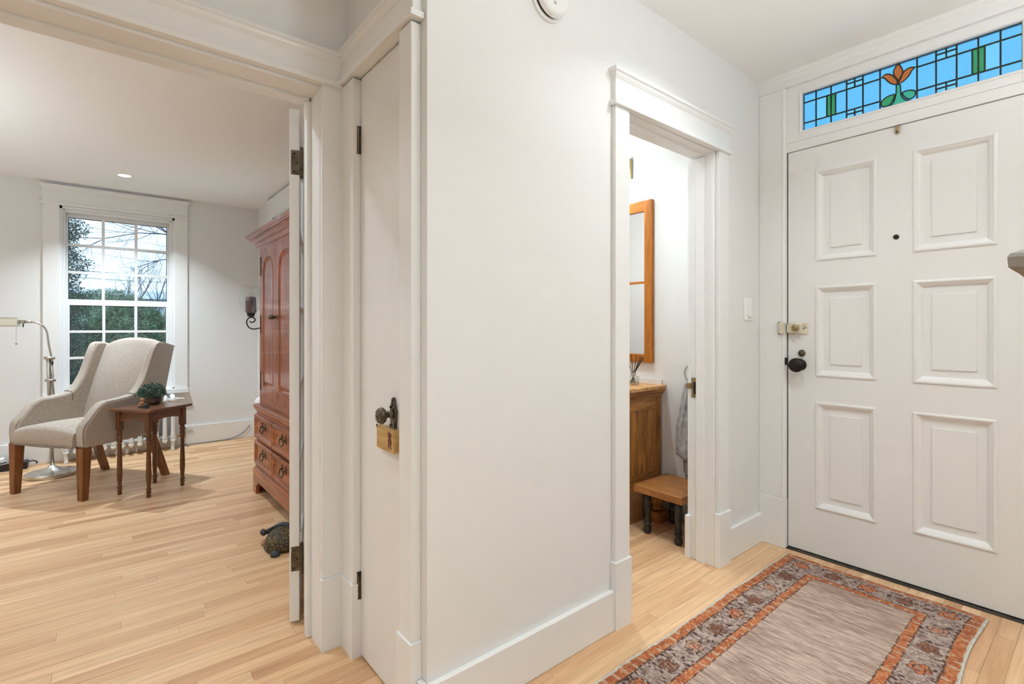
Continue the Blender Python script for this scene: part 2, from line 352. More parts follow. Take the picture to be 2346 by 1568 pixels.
# --- floor: slab and oak strips
fl = struct(MB().box(-5.95, 1.6, -3.2, 2.93, -.10, -.018), 'floor', 'subfloor', 'light oak strip floor running through hall, living room and bathroom')
PW = .0572
planks = []
x = -5.78; row = 0
while x < 1.55:
    y = -3.1 - random.random()*1.0
    while y < 2.75:
        L = random.choice((.38, .55, .7, .85, 1.0, 1.2, 1.5))*random.uniform(.9, 1.1)
        y0, y1 = max(y, -3.1), min(y+L, 2.76)
        if y1-y0 > .03: planks.append((x, y0, y1))
        y += L
    x += PW; row += 1
def plank_size(p):   # how large a plank shows from the doorway
    x, y0, y1 = p; best = 0
    for t in (.1, .5, .9):
        dx, dy = x+PW/2, y0+(y1-y0)*t
        dep = -.7705*dx+.6374*dy; lat = .6374*dx+.7705*dy
        if dep < .3: continue
        u, vv = lat/dep, 1.14/dep
        if abs(u) < 1.06 and vv < .74:
            if dx < -1.97 and (dy > .62 or dy < -1.3): continue       # hidden behind the living-room wall
            if -1.80 < dx < -1.22 and dy > .7 and not (dx < -1.34 and dy > 1.9): continue
            best = max(best, (y1-y0)/dep**3)
    return best
planks.sort(key=lambda p: -plank_size(p))
pm = bpy.data.meshes.new('plank')
um = MB().box(0, 1, 0, 1, -.018, 0); pm.from_pydata(um.v, [], um.f); pm.update(); pm.materials.append(MATS['oak_plank'])
GAP = .0007
for (x, y0, y1) in planks[:300]:
    o = bpy.data.objects.new('plank', pm); link(o, fl)
    o.location = (x+GAP/2, y0+GAP/2, random.uniform(-.0004, .0)); o.scale = (PW-GAP, y1-y0-GAP, 1)
mb = MB()
for (x, y0, y1) in planks[300:]: mb.box(x+GAP/2, x+PW-GAP/2, y0+GAP/2, y1-GAP/2, -.018, random.uniform(-.0004, 0))
mb.build('planks', 'oak_plank', fl, kind='stuff')
# --- ceilings
struct(B(-1.965, 1.7, -1.9, 2.95, HC, HC+.08), 'ceiling', 'ceiling_paint', 'white painted hall ceiling')
struct(B(-6.0, -1.96, -3.2, 1.5, LC, LC+.08), 'ceiling_living', 'ceiling_paint', 'white living room ceiling seen through the wide opening')
struct(B(-3.1, -1.30, 1.45, 2.95, HC+.0005, HC+.08), 'ceiling_bath', 'ceiling_paint', 'white bathroom ceiling')
# --- walls
m = MB().box(-1.344, -1.224, .706, 1.574, -.02, HC).box(-1.344, -1.224, 2.276, 2.80, -.02, HC).box(-1.344, -1.224, 1.574, 2.276, 2.0, HC)
struct(m, 'wall_hall', 'wall_paint', 'white hall wall between closet corner and front door')
m = MB().box(-1.80, -1.344, .715, .80, 2.012, HC).box(-1.80, -1.690, .706, .80, -.02, 2.012).box(-1.80, -1.344, .706, .715, 2.012, HC)
struct(m, 'wall_closet', 'wall_paint', 'narrow white wall around the closet door')
m = MB().box(-1.965, -1.80, .620, 1.30, -.02, HC).box(-1.965, -1.80, -.765, .620, 2.0, HC).box(-1.965, -1.80, -3.2, -.765, -.02, HC)
struct(m, 'wall_living', 'wall_paint', 'white wall with the wide opening into the living room')
m = MB().box(-.163, 1.7, 2.752, 2.95, -.02, HC).box(-1.344, -1.10, 2.752, 2.95, -.02, HC).box(-1.10, -.163, 2.752, 2.95, 2.405, HC)
struct(m, 'wall_front', 'wall_paint', 'white wall around the front door')
struct(B(1.6, 1.75, -1.9, 2.95, -.02, HC), 'wall_right', 'wall_paint', 'white hall wall behind the newel post')
struct(B(-1.965, 1.75, -1.95, -1.8, -.02, HC), 'wall_back', 'wall_paint', 'white wall at the back end of the hall')
m = MB().box(-5.965, -5.765, -3.2, -.253, -.02, LC+.05).box(-5.965, -5.765, .567, 1.5, -.02, LC+.05).box(-5.965, -5.765, -.253, .567, -.02, .55).box(-5.965, -5.765, -.253, .567, 2.185, LC+.05)
struct(m, 'wall_far', 'wall_paint', 'pale living room wall around the window')
WX0, WX1 = -5.125, -4.305     # side window, mostly behind the armoire
m = MB().box(-5.765, WX0, 1.295, 1.495, -.02, LC+.05).box(WX1, -1.965, 1.295, 1.495, -.02, LC+.05).box(WX0, WX1, 1.295, 1.495, -.02, .55).box(WX0, WX1, 1.295, 1.495, 2.185, LC+.05)
struct(m, 'wall_armoire', 'wall_paint', 'pale living room wall behind the armoire')
struct(B(-5.965, -1.8, -3.3, -3.1, -.02, LC+.05), 'wall_living_end', 'wall_paint', 'pale living room wall out of view at the left')
struct(B(-3.1, -1.344, 2.705, 2.90, -.02, HC), 'wall_bath', 'wall_paint', 'white bathroom wall behind mirror and towel')
struct(MB().box(-3.2, -3.0, 1.5, 2.9, -.02, HC), 'wall_bath_side', 'wall_paint', 'white bathroom side wall')
struct(MB().box(-3.1, -1.345, 1.497, 1.54, -.02, HC), 'wall_bath_back', 'wall_paint', 'white bathroom wall opposite the mirror')

# --- wall-relative builders: ('x', face, +1) faces +x with u = y; ('y', face, -1) faces -y with u = x
def wb(mb, W, u0, u1, n0, n1, z0, z1):
    ax, f_, s = W
    if ax == 'x': return mb.box(f_+s*n0, f_+s*n1, u0, u1, z0, z1)
    return mb.box(u0, u1, f_+s*n0, f_+s*n1, z0, z1)
def crown(mb, W, u0, u1, n, layers):
    ax, f_, s = W; v = []; q = []
    for z, o in layers:
        for (u, nn) in ((u0-o, 0), (u0-o, n+o), (u1+o, n+o), (u1+o, 0)):
            v.append((f_+s*nn, u, z) if ax == 'x' else (u, f_+s*nn, z))
    for i in range(len(layers)-1):
        for k in range(4): q.append((i*4+k, i*4+(k+1) % 4, i*4+4+(k+1) % 4, i*4+4+k))
    L_ = (len(layers)-1)*4; q += [(3, 2, 1, 0), (L_, L_+1, L_+2, L_+3)]
    return mb.add(v, q)
def header(parent, W, u0, u1, n, zf, zt, crown_top, over=.016, mat='trim_paint'):
    wb(MB(), W, u0-over*.8, u1+over*.8, 0, n+over*.8, zf, zf+.019).build('fillet', mat, parent, bevel=.003)
    wb(MB(), W, u0, u1, 0, n, zf+.018, zt+.01).build('frieze_board', mat, parent)
    o = over
    crown(MB(), W, u0, u1, n, [(zt, .001), (zt+.004, .004), (zt+.006, .004), (zt+.010, o*.45), (zt+.018, o*.62), (zt+.022, o*.8), (zt+.0225, o), (crown_top, o)]).build('crown_cap', mat, parent)
def side_casing(parent, W, u0, u1, n, z0, z1, pl=None, pn=.028, mat='trim_paint'):
    wb(MB(), W, u0, u1, 0, n, z0, z1).build('casing_board', mat, parent, bevel=.002)
    if pl: wb(MB(), W, pl[0], pl[1], 0, pn, -.001, z0).build('plinth_block', mat, parent, bevel=.002)

HW = ('x', -1.224, 1)
t = thing('trim_1', 'white moulded casing with crown cap around the bathroom doorway', 'door casing', (-1.224, 1.93, 0), kind='structure')
side_casing(t, HW, 1.503, 1.588, .020, .255, 1.981, (1.495, 1.592))
side_casing(t, HW, 2.276, 2.364, .020, .255, 1.981, (2.262, 2.372), .030)
header(t, HW, 1.503, 2.364, .020, 1.981, 2.085, 2.121)
# jamb lining of the bathroom doorway
MB().box(-1.3435, -1.2245, 2.262, 2.275, 0, 1.992).build('jamb', 'trim_paint', t)
MB().box(-1.3435, -1.2245, 1.575, 1.5895, 0, 1.992).build('jamb', 'trim_paint', t)
MB().box(-1.3435, -1.2245, 1.5895, 2.262, 1.976, 1.994).build('head_jamb', 'trim_paint', t)
MB().box(-1.312, -1.270, 2.250, 2.263, 0, 1.966).build('door_stop', 'trim_paint', t, bevel=.002)
MB().box(-1.312, -1.270, 1.5885, 1.6005, 0, 1.966).build('door_stop', 'trim_paint', t)
MB().box(-1.312, -1.270, 1.588, 2.262, 1.966, 1.979).build('door_stop', 'trim_paint', t)
BW = ('x', -1.344, -1)
wb(MB(), BW, 2.264, 2.350, 0.0002, .020, .21, 1.98).build('casing_board', 'trim_paint', t, bevel=.002)
wb(MB(), BW, 2.247, 2.355, 0, .026, 0, .21).build('plinth_block', 'trim_paint', t, bevel=.002)
# brass strike plate on the right jamb
sp = MB().box(-1.342, -1.310, 2.2605, 2.263, .795, .893).build('strike_plate', 'old_brass', t, label='old brass strike plate')
B(-1.331, -1.318, 2.2598, 2.261, .812, .872).build('latch_hole', 'gap_dark', sp)
MB().tube([(-1.327, 2.260, .80), (-1.327, 2.2585, .80)], .0035, 8).build('screw', 'bronze', sp)
MB().box(-1.368, -1.340, 2.2550, 2.263, .838, .866).build('lip', 'old_brass', sp, bevel=.002)

# --- living room opening
LW = ('x', -1.80, 1)
t = thing('trim_2', 'white casing and moulded header over the wide living room opening', 'door casing', (-1.80, .6, 0), kind='structure')
side_casing(t, LW, .6065, .690, .020, .253, 2.0, (.603, .690), .026)
header(t, LW, -.85, .700, .0205, 1.997, 2.084, 2.118)
MB().box(-1.9655, -1.7995, .605, .6195, 0, 1.9995).build('jamb', 'trim_paint', t)
MB().box(-1.9655, -1.7995, -.7645, .6045, 1.986, 1.9995).build('head_jamb', 'trim_paint', t)
MB().box(-1.9655, -1.7995, -.7648, -.750, 0, 1.9995).build('jamb', 'trim_paint', t)
MB().box(-1.925, -1.894, .591, .606, 0, 1.974).build('door_stop', 'trim_paint', t, bevel=.002)
MB().box(-1.925, -1.894, -.7495, .6, 1.974, 1.9865).build('door_stop', 'trim_paint', t, bevel=.002)
LB = ('x', -1.965, -1)
wb(MB(), LB, .608, .700, 0, .020, 0, 2.0).build('casing_board', 'trim_paint', t)
wb(MB(), LB, -.85, .700, 0, .020, 1.99, 2.10).build('casing_board', 'trim_paint', t)

# --- closet door surround
CW = ('y', .706, -1)
t = thing('trim_3', 'white casing and moulded header around the narrow closet door', 'door casing', (-1.5, .706, 0), kind='structure')
side_casing(t, CW, -1.80, -1.674, .031, .255, 2.0, (-1.80, -1.671), .036)
side_casing(t, CW, -1.332, -1.258, .031, .255, 2.0, (-1.340, -1.252), .037)
header(t, CW, -1.80, -1.250, .031, 2.006, 2.092, 2.126)
MB().box(-1.6898, -1.6735, .7075, .79, 0, 2.0115).build('jamb', 'trim_paint', t)
MB().box(-1.6735, -1.345, .7065, .79, 2.0055, 2.0118).build('head_jamb', 'trim_paint', t)

# --- baseboards
struct(MB().box(-1.224, -1.204, .688, 1.496, 0, .150).box(-1.2515, -1.2242, .688, .7055, 0, .150), 'baseboard_hall', 'trim_paint', 'white flat baseboard along the hall wall', bevel=.003)
struct(B(-.034, 1.6, 2.732, 2.752, 0, .15), 'baseboard_front', 'trim_paint', 'white baseboard right of the front door', bevel=.003)
struct(B(1.58, 1.6, -1.8, 2.731, 0, .15), 'baseboard_right', 'trim_paint', 'white baseboard along the stair side of the hall', bevel=.003)
struct(B(-1.224, -1.204, 2.371, 2.732, 0, .152), 'baseboard_entry', 'trim_paint', 'short white baseboard beside the front door', bevel=.003)
struct(B(-5.765, -5.745, -3.0, 1.295, 0, .185), 'baseboard_far', 'trim_paint', 'white baseboard under the living room window', bevel=.003)
struct(B(-5.765, -1.965, 1.275, 1.295, 0, .185), 'baseboard_armoire', 'trim_paint', 'white baseboard behind the armoire', bevel=.003)
struct(B(-3.0, -1.344, 2.687, 2.705, 0, .15), 'baseboard_bath', 'trim_paint', 'white bathroom baseboard', bevel=.003)

# ================================================================ FRONT DOOR + TRANSOM
FY = 2.76
t = thing('trim_4', 'white casing and frame around the front door and transom', 'door casing', (-.63, 2.75, 0), kind='structure')
FW = ('y', 2.752, -1)
wb(MB(), FW, -1.224, -1.092, -.01, .021, .255, 2.376).build('casing_board', 'trim_paint', t, bevel=.003)
wb(MB(), FW, -1.108, -1.094, .01, .024, .255, 2.376).build('casing_bead', 'trim_paint', t, bevel=.004)
wb(MB(), FW, -1.224, -1.091, -.01, .026, 0, .255).build('plinth_block', 'trim_paint', t, bevel=.003)
wb(MB(), FW, -.171, -.04, -.01, .021, .255, 2.376).build('casing_board', 'trim_paint', t, bevel=.003)
wb(MB(), FW, -.172, -.035, -.01, .026, 0, .255).build('plinth_block', 'trim_paint', t, bevel=.003)
wb(MB(), FW, -1.224, -.0, 0, .022, 2.376, HC-.0005).build('head_casing', 'trim_paint', t, bevel=.002)
crown(MB(), FW, -1.224, 0.0, .022, [(2.412, 0), (2.418, .004), (2.424, .005), (2.432, .013), (2.440, .016), (HC-.0004, .018)]).build('crown_cap', 'trim_paint', t)
wb(MB(), FW, -1.093, -.17, -.03, .000, 2.046, 2.092).build('transom_bar', 'trim_paint', t, bevel=.002)
MB().box(-1.105, -1.0905, 2.775, 2.95, 0, 2.4).build('jamb', 'gap_dark', t)
MB().box(-.171, -.16, 2.775, 2.95, 0, 2.4).build('jamb', 'gap_dark', t)
MB().box(-1.10, -.163, FY+.012, 2.93, 2.048, 2.085).build('head_jamb', 'gap_dark', t)
# dark mottled strip filling the gap under the door
struct(MB().box(-1.095, -.168, 2.738, 2.93, -.012, .0035), 'trim_5', 'dark_mottle', 'dark mottled threshold strip under the front door')

d = thing('door_1', 'white six-panel front door with rim lock and dark knob', 'door', (-.631, FY, 0), kind='structure')
DX0, DX1, DZ0, DZ1 = -1.088, -.175, .010, 2.043
PX = [(-.956, -.708), (-.568, -.307)]; PZ = [(.242, .768), (.900, 1.343), (1.475, 1.918)]
m = MB(); xs = [DX0, PX[0][0], PX[0][1], PX[1][0], PX[1][1], DX1]; zs = [DZ0, PZ[0][0], PZ[0][1], PZ[1][0], PZ[1][1], PZ[2][0], PZ[2][1], DZ1]
for i in (0, 2, 4): m.box(xs[i], xs[i+1], FY, FY+.045, DZ0, DZ1)
for i in (1, 3):
    for k in (0, 2, 4, 6): m.box(xs[i], xs[i+1], FY+.0001, FY+.045, zs[k], zs[k+1])
m.build('stile_and_rail_frame', 'door_paint', d)
prof = [(-.003, .000), (-.003, .0035), (.002, .006), (.008, .0055), (.012, .001), (.014, .0005), (.020, -.004), (.027, -.0115), (.0285, -.014), (.058, -.014), (.0592, -.0085), (.0602, -.0075)]
for (a, b_) in PX:
    for (c, e) in PZ:
        m = MB(); m.sweep_frame(prof, a, b_, c, e, FY); n = len(prof); m.f.append((n-1, 2*n-1, 3*n-1, 4*n-1))
        m.build('panel', 'door_paint', d)
m = MB().lathe([(0.0, 0), (.0115, 0), (.0115, -.002), (.0085, -.004), (.0085, -.001), (0, -.001)], (-.632, FY, 1.547), 16, 'y', False); o = m.build('peephole', 'bronze', d)
MB().lathe([(0, -.0042), (.0075, -.0040), (.0075, -.003)], (-.632, FY, 1.547), 14, 'y', False).build('peephole_lens', 'gap_dark', o)
kn = MB().lathe([(.030, 0), (.030, -.004), (.026, -.006), (.012, -.008), (.010, -.030), (.018, -.036), (.031, -.044), (.036, -.054), (.034, -.063), (.024, -.069), (.008, -.071), (0.0005, -.071)], (-1.030, FY, .951), 22, 'y').build('door_knob', 'dark_knob', d, smooth=True)
MB().lathe([(.017, 0), (.017, -.006), (.014, -.010), (.012, -.016), (.004, -.018), (.0005, -.018)], (-1.022, FY, 1.010), 16, 'y').build('cylinder_turn', 'bronze', d, smooth=True)
rl = MB().box(-1.088, -.995, FY-.008, FY, 1.106, 1.168).build('rim_lock', 'painted_brass', d, bevel=.006)
MB().box(-1.086, -1.012, FY-.028, FY-.007, 1.110, 1.164).build('lock_case', 'painted_brass', rl, bevel=.005)
MB().lathe([(.009, 0), (.009, -.006), (.015, -.010), (.016, -.018), (.012, -.022), (.0005, -.023)], (-1.040, FY-.026, 1.138), 16, 'y').build('turn_knob', 'old_brass', rl, smooth=True)
for xx, zz in ((-1.002, 1.14), (-1.010, 1.136), (-1.078, 1.114), (-1.078, 1.160)):
    MB().lathe([(.003, 0), (.003, -.0015), (0, -.0018)], (xx, FY-.008 if xx > -1.03 else FY-.0285, zz), 8, 'y').build('screw', 'bronze', rl)
kp = MB().box(-1.119, -1.092, 2.731-.020, 2.7315, 1.108, 1.166).build('keeper', 'painted_brass', t, bevel=.006)
MB().box(-1.1210, -1.1145, 2.731-.014, 2.731, 1.105, 1.169).build('keeper_edge', 'bronze', kp, bevel=.002)
MB().box(-1.0925, -1.0895, 2.7285, FY+.01, .948, .985).build('latch_wear', 'gap_dark', t)
o = MB().box(-.633, -.620, FY-.012, FY, 2.008, 2.044).build('top_catch', 'old_brass', d, bevel=.002)
MB().tube([(-.6265, FY-.012, 2.016), (-.6265, FY-.016, 2.016)], .004, 8).build('screw', 'bronze', o)

# stained glass transom
tr_ = thing('window_2', 'stained glass transom with orange tulip above the front door', 'transom window', (-.627, 2.76, 2.09), kind='structure')
X0, X1, Z0, Z1 = -1.0187, -.2340, 2.139, 2.328
for a in ((-1.093, X0, 2.092, 2.392), (X1, -.170, 2.092, 2.392)): MB().box(a[0], a[1], 2.750, 2.79, a[2], a[3]).build('sash_stile', 'trim_paint', tr_, bevel=.002)
MB().box(X0, X1, 2.7501, 2.79, 2.092, Z0).build('sash_rail', 'trim_paint', tr_)
MB().box(X0, X1, 2.7501, 2.79, Z1, 2.392).build('sash_rail', 'trim_paint', tr_)
m = MB().sweep_frame([(-.012, -.002), (-.012, .0035), (-.006, .0045), (-.001, .001), (.001, -.012), (.001, -.016)], X0, X1, Z0, Z1, 2.750); m.build('glazing_bead', 'trim_paint', tr_)
GY = 2.768; cs = [-1.0187, -.9603, -.8939, -.8277, -.7612, -.6943, -.5597, -.4950, -.4283, -.3613, -.2960, -.2340]
zu, zl = 2.283, 2.180
cells = []; lead = []
def cell(a, b_, c, e, mat): cells.append((a, b_, c, e, mat))
for i in range(11):
    if i == 5: continue
    a, b_ = cs[i], cs[i+1]
    if i in (3, 7):
        mid = (a+b_)/2
        for (c, e) in ((2.308, Z1), (zu, 2.308), (2.162, zl), (Z0, 2.162)):
            cell(a, mid, c, e, 'stained_blue_pale'); cell(mid, b_, c, e, 'stained_blue_pale')
        cell(a, b_, zl, zu, 'stained_blue')
        for q in ((Z1, zu), (Z0, zl)): lead.append(((mid, q[0]), (mid, q[1])))
        for q in (2.308, 2.162): lead.append(((a, q), (b_, q)))
    else:
        cell(a, b_, zu, Z1, 'stained_blue'); cell(a, b_, Z0, zl, 'stained_blue')
        ga, gb = a, b_
        if i in (1, 8): gb = b_-.0183; cell(gb, b_, zl, zu, 'stained_green'); lead.append(((gb, zl), (gb, zu)))
        if i in (2, 9): ga = a+.0193; cell(a, ga, zl, zu, 'stained_green'); lead.append(((ga, zl), (ga, zu)))
        cell(ga, gb, zl, zu, 'stained_blue_pale' if i % 2 else 'stained_blue')
    lead += [((a, zu), (b_, zu)), ((a, zl), (b_, zl))]
for c in cs: lead.append(((c, Z0), (c, Z1)))
lead += [((X0, Z0), (X1, Z0)), ((X0, Z1), (X1, Z1))]
for a, b_, c, e, mt in cells:
    B(a, b_, GY, GY+.003, c, e).build('pane', mt, tr_)
TUL = {
 'petal_l': ('stained_orange', [(-.6866, 2.2848), (-.6752, 2.2947), (-.6594, 2.2908), (-.6439, 2.2755), (-.6328, 2.2566), (-.6293, 2.2401), (-.635, 2.2352), (-.6483, 2.2418), (-.6639, 2.2586), (-.6752, 2.2766)]),
 'petal_m': ('stained_orange', [(-.6262, 2.3253), (-.6153, 2.3047), (-.6097, 2.2837), (-.6153, 2.266), (-.6271, 2.249), (-.6318, 2.2604), (-.6394, 2.2737), (-.6439, 2.2917), (-.6394, 2.309)]),
 'petal_r': ('stained_orange', [(-.5662, 2.285), (-.5831, 2.2907), (-.598, 2.2871), (-.608, 2.2787), (-.6150, 2.2612), (-.6254, 2.2386), (-.6166, 2.2354), (-.6002, 2.2441), (-.5873, 2.2563), (-.578, 2.2738)]),
 'leaf_l': ('stained_green', [(-.6405, 2.1932), (-.6617, 2.1923), (-.682, 2.183), (-.6898, 2.1692), (-.6866, 2.1543), (-.6752, 2.1485), (-.6594, 2.1505), (-.6494, 2.160), (-.6423, 2.1765)]),
 'stem': ('stained_teal', [(-.6337, 2.2326), (-.6197, 2.2284), (-.6175, 2.198), (-.6139, 2.1745), (-.6013, 2.1556), (-.5831, 2.1445), (-.5662, 2.1410), (-.6175, 2.1402), (-.6527, 2.1402), (-.6707, 2.1410), (-.655, 2.1463), (-.643, 2.1585), (-.6363, 2.1832), (-.6337, 2.2039)]),
 'leaf_r': ('stained_teal', [(-.612, 2.1903), (-.6002, 2.1927), (-.5831, 2.1902), (-.5665, 2.1807), (-.5652, 2.1645), (-.5746, 2.1537), (-.5882, 2.1535), (-.6013, 2.1647), (-.609, 2.1785)])}
from mathutils.geometry import delaunay_2d_cdt
vs = [(cs[5], Z0), (cs[6], Z0), (cs[6], Z1), (cs[5], Z1)]; fs = [[0, 1, 2, 3]]; names = ['bg']
for k, (mt, poly) in list(TUL.items()):
    if sum(poly[i-1][0]*poly[i][1]-poly[i][0]*poly[i-1][1] for i in range(len(poly))) < 0: poly = poly[::-1]
    fs.append(list(range(len(vs), len(vs)+len(poly)))); vs += poly; names.append(k)
ov, oe, of, _, _, off = delaunay_2d_cdt([Vector(q) for q in vs], [], fs, 0, 1e-6)
grp = {k: [] for k in names}
for f_, ids in zip(of, off):
    ids = [i for i in ids]
    if not ids: continue
    tgt = [i for i in ids if i != 0]; grp[names[tgt[0]] if tgt else 'bg'].append(f_)
for k, tris in grp.items():
    m = MB(); used = sorted({i for t3 in tris for i in t3}); ix = {i: j for j, i in enumerate(used)}
    m.add([(ov[i].x, GY+.0015, ov[i].y) for i in used], [tuple(ix[i] for i in t3) for t3 in tris])
    o = m.build({'bg': 'pane', 'petal_l': 'petal_pane', 'petal_m': 'petal_pane', 'petal_r': 'petal_pane', 'stem': 'stem_pane'}.get(k, 'leaf_pane'), 'stained_blue' if k == 'bg' else TUL[k][0], tr_); sm = o.modifiers.new('thick', 'SOLIDIFY'); sm.thickness = .003; sm.offset = 0
    if k != 'bg':
        pl = [(a, GY-.001, b_) for a, b_ in TUL[k][1]]; MB().tube(spline(pl+[pl[0]], 3), .0026, 6).build('lead_came', 'lead_came', tr_)
for (a, b_) in lead:
    m = MB(); h = .0026
    if abs(a[0]-b_[0]) < 1e-6: m.box(a[0]-h, a[0]+h, GY-.003, GY+.006, min(a[1], b_[1]), max(a[1], b_[1]))
    else: m.box(min(a[0], b_[0]), max(a[0], b_[0]), GY-.0028, GY+.0055, a[1]-h, a[1]+h)
    m.build('lead_came', 'lead_came', tr_, bevel=.0008)
# lead stops joining tulip to the cell border
for pa, pb in (((-.6866, 2.2848), (cs[5], zu)), ((-.5662, 2.285), (cs[6], zu)), ((-.6898, 2.1692), (cs[5], zl)), ((-.5652, 2.170), (cs[6], zl))):
    MB().tube([(pa[0], GY-.001, pa[1]), (pb[0], GY-.001, pb[1])], .002, 6).build('lead_came', 'lead_came', tr_)

# ================================================================ CLOSET DOOR
d = thing('door_2', 'narrow white flush closet door with ornate bronze knob', 'door', (-1.50, .703, 0), kind='structure')
MB().box(-1.672, -1.325, .703, .74, .006, 2.002).build('door_slab', 'door_paint', d, bevel=.002)
for z0 in (.200, 1.742):
    h = MB().tube([(-1.6765, .6955, z0), (-1.6765, .6955, z0+.095)], .0068, 10).build('hinge', 'bronze', d)
    for q in (.002, .032, .064, .093): MB().tube([(-1.6765, .6955, z0+q-.0012), (-1.6765, .6955, z0+q+.0012)], .0078, 10).build('knuckle', 'bronze', h)
    MB().box(-1.674, -1.668, .699, .7035, z0, z0+.095).build('hinge_leaf', 'bronze', h)
kz = .874
plate = [(-.004, .052), (.004, .052), (.006, .044), (.010, .040), (.008, .034), (.015, .028), (.013, .020), (.020, .012), (.018, .0), (.017, -.02), (.013, -.03), (.016, -.042), (.011, -.05), (.012, -.058), (.005, -.068), (.003, -.075)]
poly = [(-1.413+a, kz+b_) for a, b_ in plate]+[(-1.413-a, kz+b_) for a, b_ in reversed(plate)]
pl = MB().prism(poly, 'y', .694, .7032).build('escutcheon', 'bronze', d, bevel=.002)
for a, b_, r_ in ((0, .045, .005), (0, .032, .007), (-.010, .022, .006), (.010, .022, .006), (0, .014, .007), (-.012, -.034, .005), (.012, -.034, .005), (0, -.05, .006)):
    MB().lathe([(r_, 0), (r_*.8, -r_*.5), (.0003, -r_*.75)], (-1.413+a, .694, kz+b_), 10, 'y').build('boss', 'bronze', pl, smooth=True)
kb = MB().lathe([(.012, 0), (.012, -.004), (.009, -.008), (.0085, -.020), (.012, -.024), (.022, -.028), (.0255, -.034), (.024, -.041), (.015, -.047), (.006, -.050), (.0004, -.050)], (-1.413, .694, kz), 24, 'y').build('door_knob', 'bronze', d, smooth=True)
for k in range(10):
    a = 2*PI*k/10; MB().lathe([(.0055, 0), (.005, -.003), (.0003, -.0055)], (-1.413+.017*math.cos(a), .694-.043, kz+.017*math.sin(a)), 8, 'y').build('petal', 'bronze', kb, smooth=True)
MB().lathe([(.007, 0), (.006, -.004), (.0003, -.007)], (-1.413, .694-.048, kz), 10, 'y').build('petal', 'bronze', kb, smooth=True)
# wooden tag hung on the knob
t = thing('hanging_tag', 'small pale wooden block sign hanging from the ornate closet knob', 'sign', (-1.435, .688, .760))
MB().box(-1.494, -1.376, .680, .7025, .762, .832).build('block', 'tag_wood', t, bevel=.0015)
m = MB()
fig = [(-.010, .024), (-.004, .027), (.003, .022), (.008, .024), (.011, .016), (.007, .008), (.011, .002), (.012, -.008), (.008, -.014), (.012, -.024), (.004, -.026), (.002, -.016), (-.003, -.014), (-.005, -.025), (-.011, -.024), (-.009, -.010), (-.013, -.002), (-.008, .006), (-.012, .014)]
m.prism([(-1.402+a_, .797+b_) for a_, b_ in fig], 'y', .6793, .6801)
m.build('printed_figure', 'tag_print', t, label='dark red printed picture')
MB().lathe([(.006, -.001), (.006, .001), (.0035, .001), (.0035, -.001)], (-1.497, .683, .829), 12, 'y', False).build('ring', 'bronze', t)
MB().tube(spline([(-1.480, .683, .832), (-1.440, .682, .857), (-1.413, .680, .887), (-1.392, .684, .857), (-1.385, .686, .832)], 5), .0014, 6).build('string', 'cord_grey', t)

# ================================================================ FRENCH DOOR LEAF (open into the living room)
a_ = math.radians(161.5)
d = thing('door_3', 'white glazed french door leaf standing open into the living room', 'door', (-2.004, .597, 0), a_, kind='structure', local=True)
Lw, th, zb, zt = .66, .035, .014, 1.978
ST = .10
MB().box(0, ST, 0, th, zb, zt).build('hinge_stile', 'trim_paint', d, bevel=.0015)
MB().box(Lw-ST, Lw, 0, th, zb, zt).build('lock_stile', 'trim_paint', d, bevel=.0015)
MB().box(ST, Lw-ST, 0, th, zb, zb+.22).build('bottom_rail', 'trim_paint', d)
MB().box(ST, Lw-ST, 0, th, zt-.10, zt).build('top_rail', 'trim_paint', d)
gx = [ST, (ST+Lw-ST)/2, Lw-ST]; gz = [zb+.22+i*(zt-.10-zb-.22)/5 for i in range(6)]
for z_ in gz[1:-1]: MB().box(ST, Lw-ST, .004, th-.004, z_-.011, z_+.011).build('muntin', 'trim_paint', d)
MB().box(gx[1]-.011, gx[1]+.011, .0045, th-.0045, gz[0], gz[-1]).build('muntin', 'trim_paint', d)
for i in range(2):
    for k in range(5): MB().box(gx[i]+.008, gx[i+1]-.008, th/2-.002, th/2+.002, gz[k]+.008, gz[k+1]-.008).build('pane', 'door_glass', d)
for z0 in (.207, 1.727):
    h = MB().box(-.0022, .0002, -.001, th-.006, z0, z0+.093).build('hinge', 'bronze', d, label='dark bronze butt hinge')
    MB().tube([(-.001, -.008, z0-.006), (-.001, -.008, z0+.099)], .0068, 10).build('knuckle', 'bronze', h)
    for q in (-.010, .103): MB().lathe([(.0002, -.006), (.006, -.003), (.0065, .002), (.0002, .005)], (-.001, -.008, z0+q), 10).build('finial', 'bronze', h, smooth=True)
    for zz, yy in ((.012, .018), (.046, .008), (.080, .018)): MB().tube([(-.0022, yy, z0+zz), (-.0034, yy, z0+zz)], .0038, 8).build('screw', 'gap_dark', h)

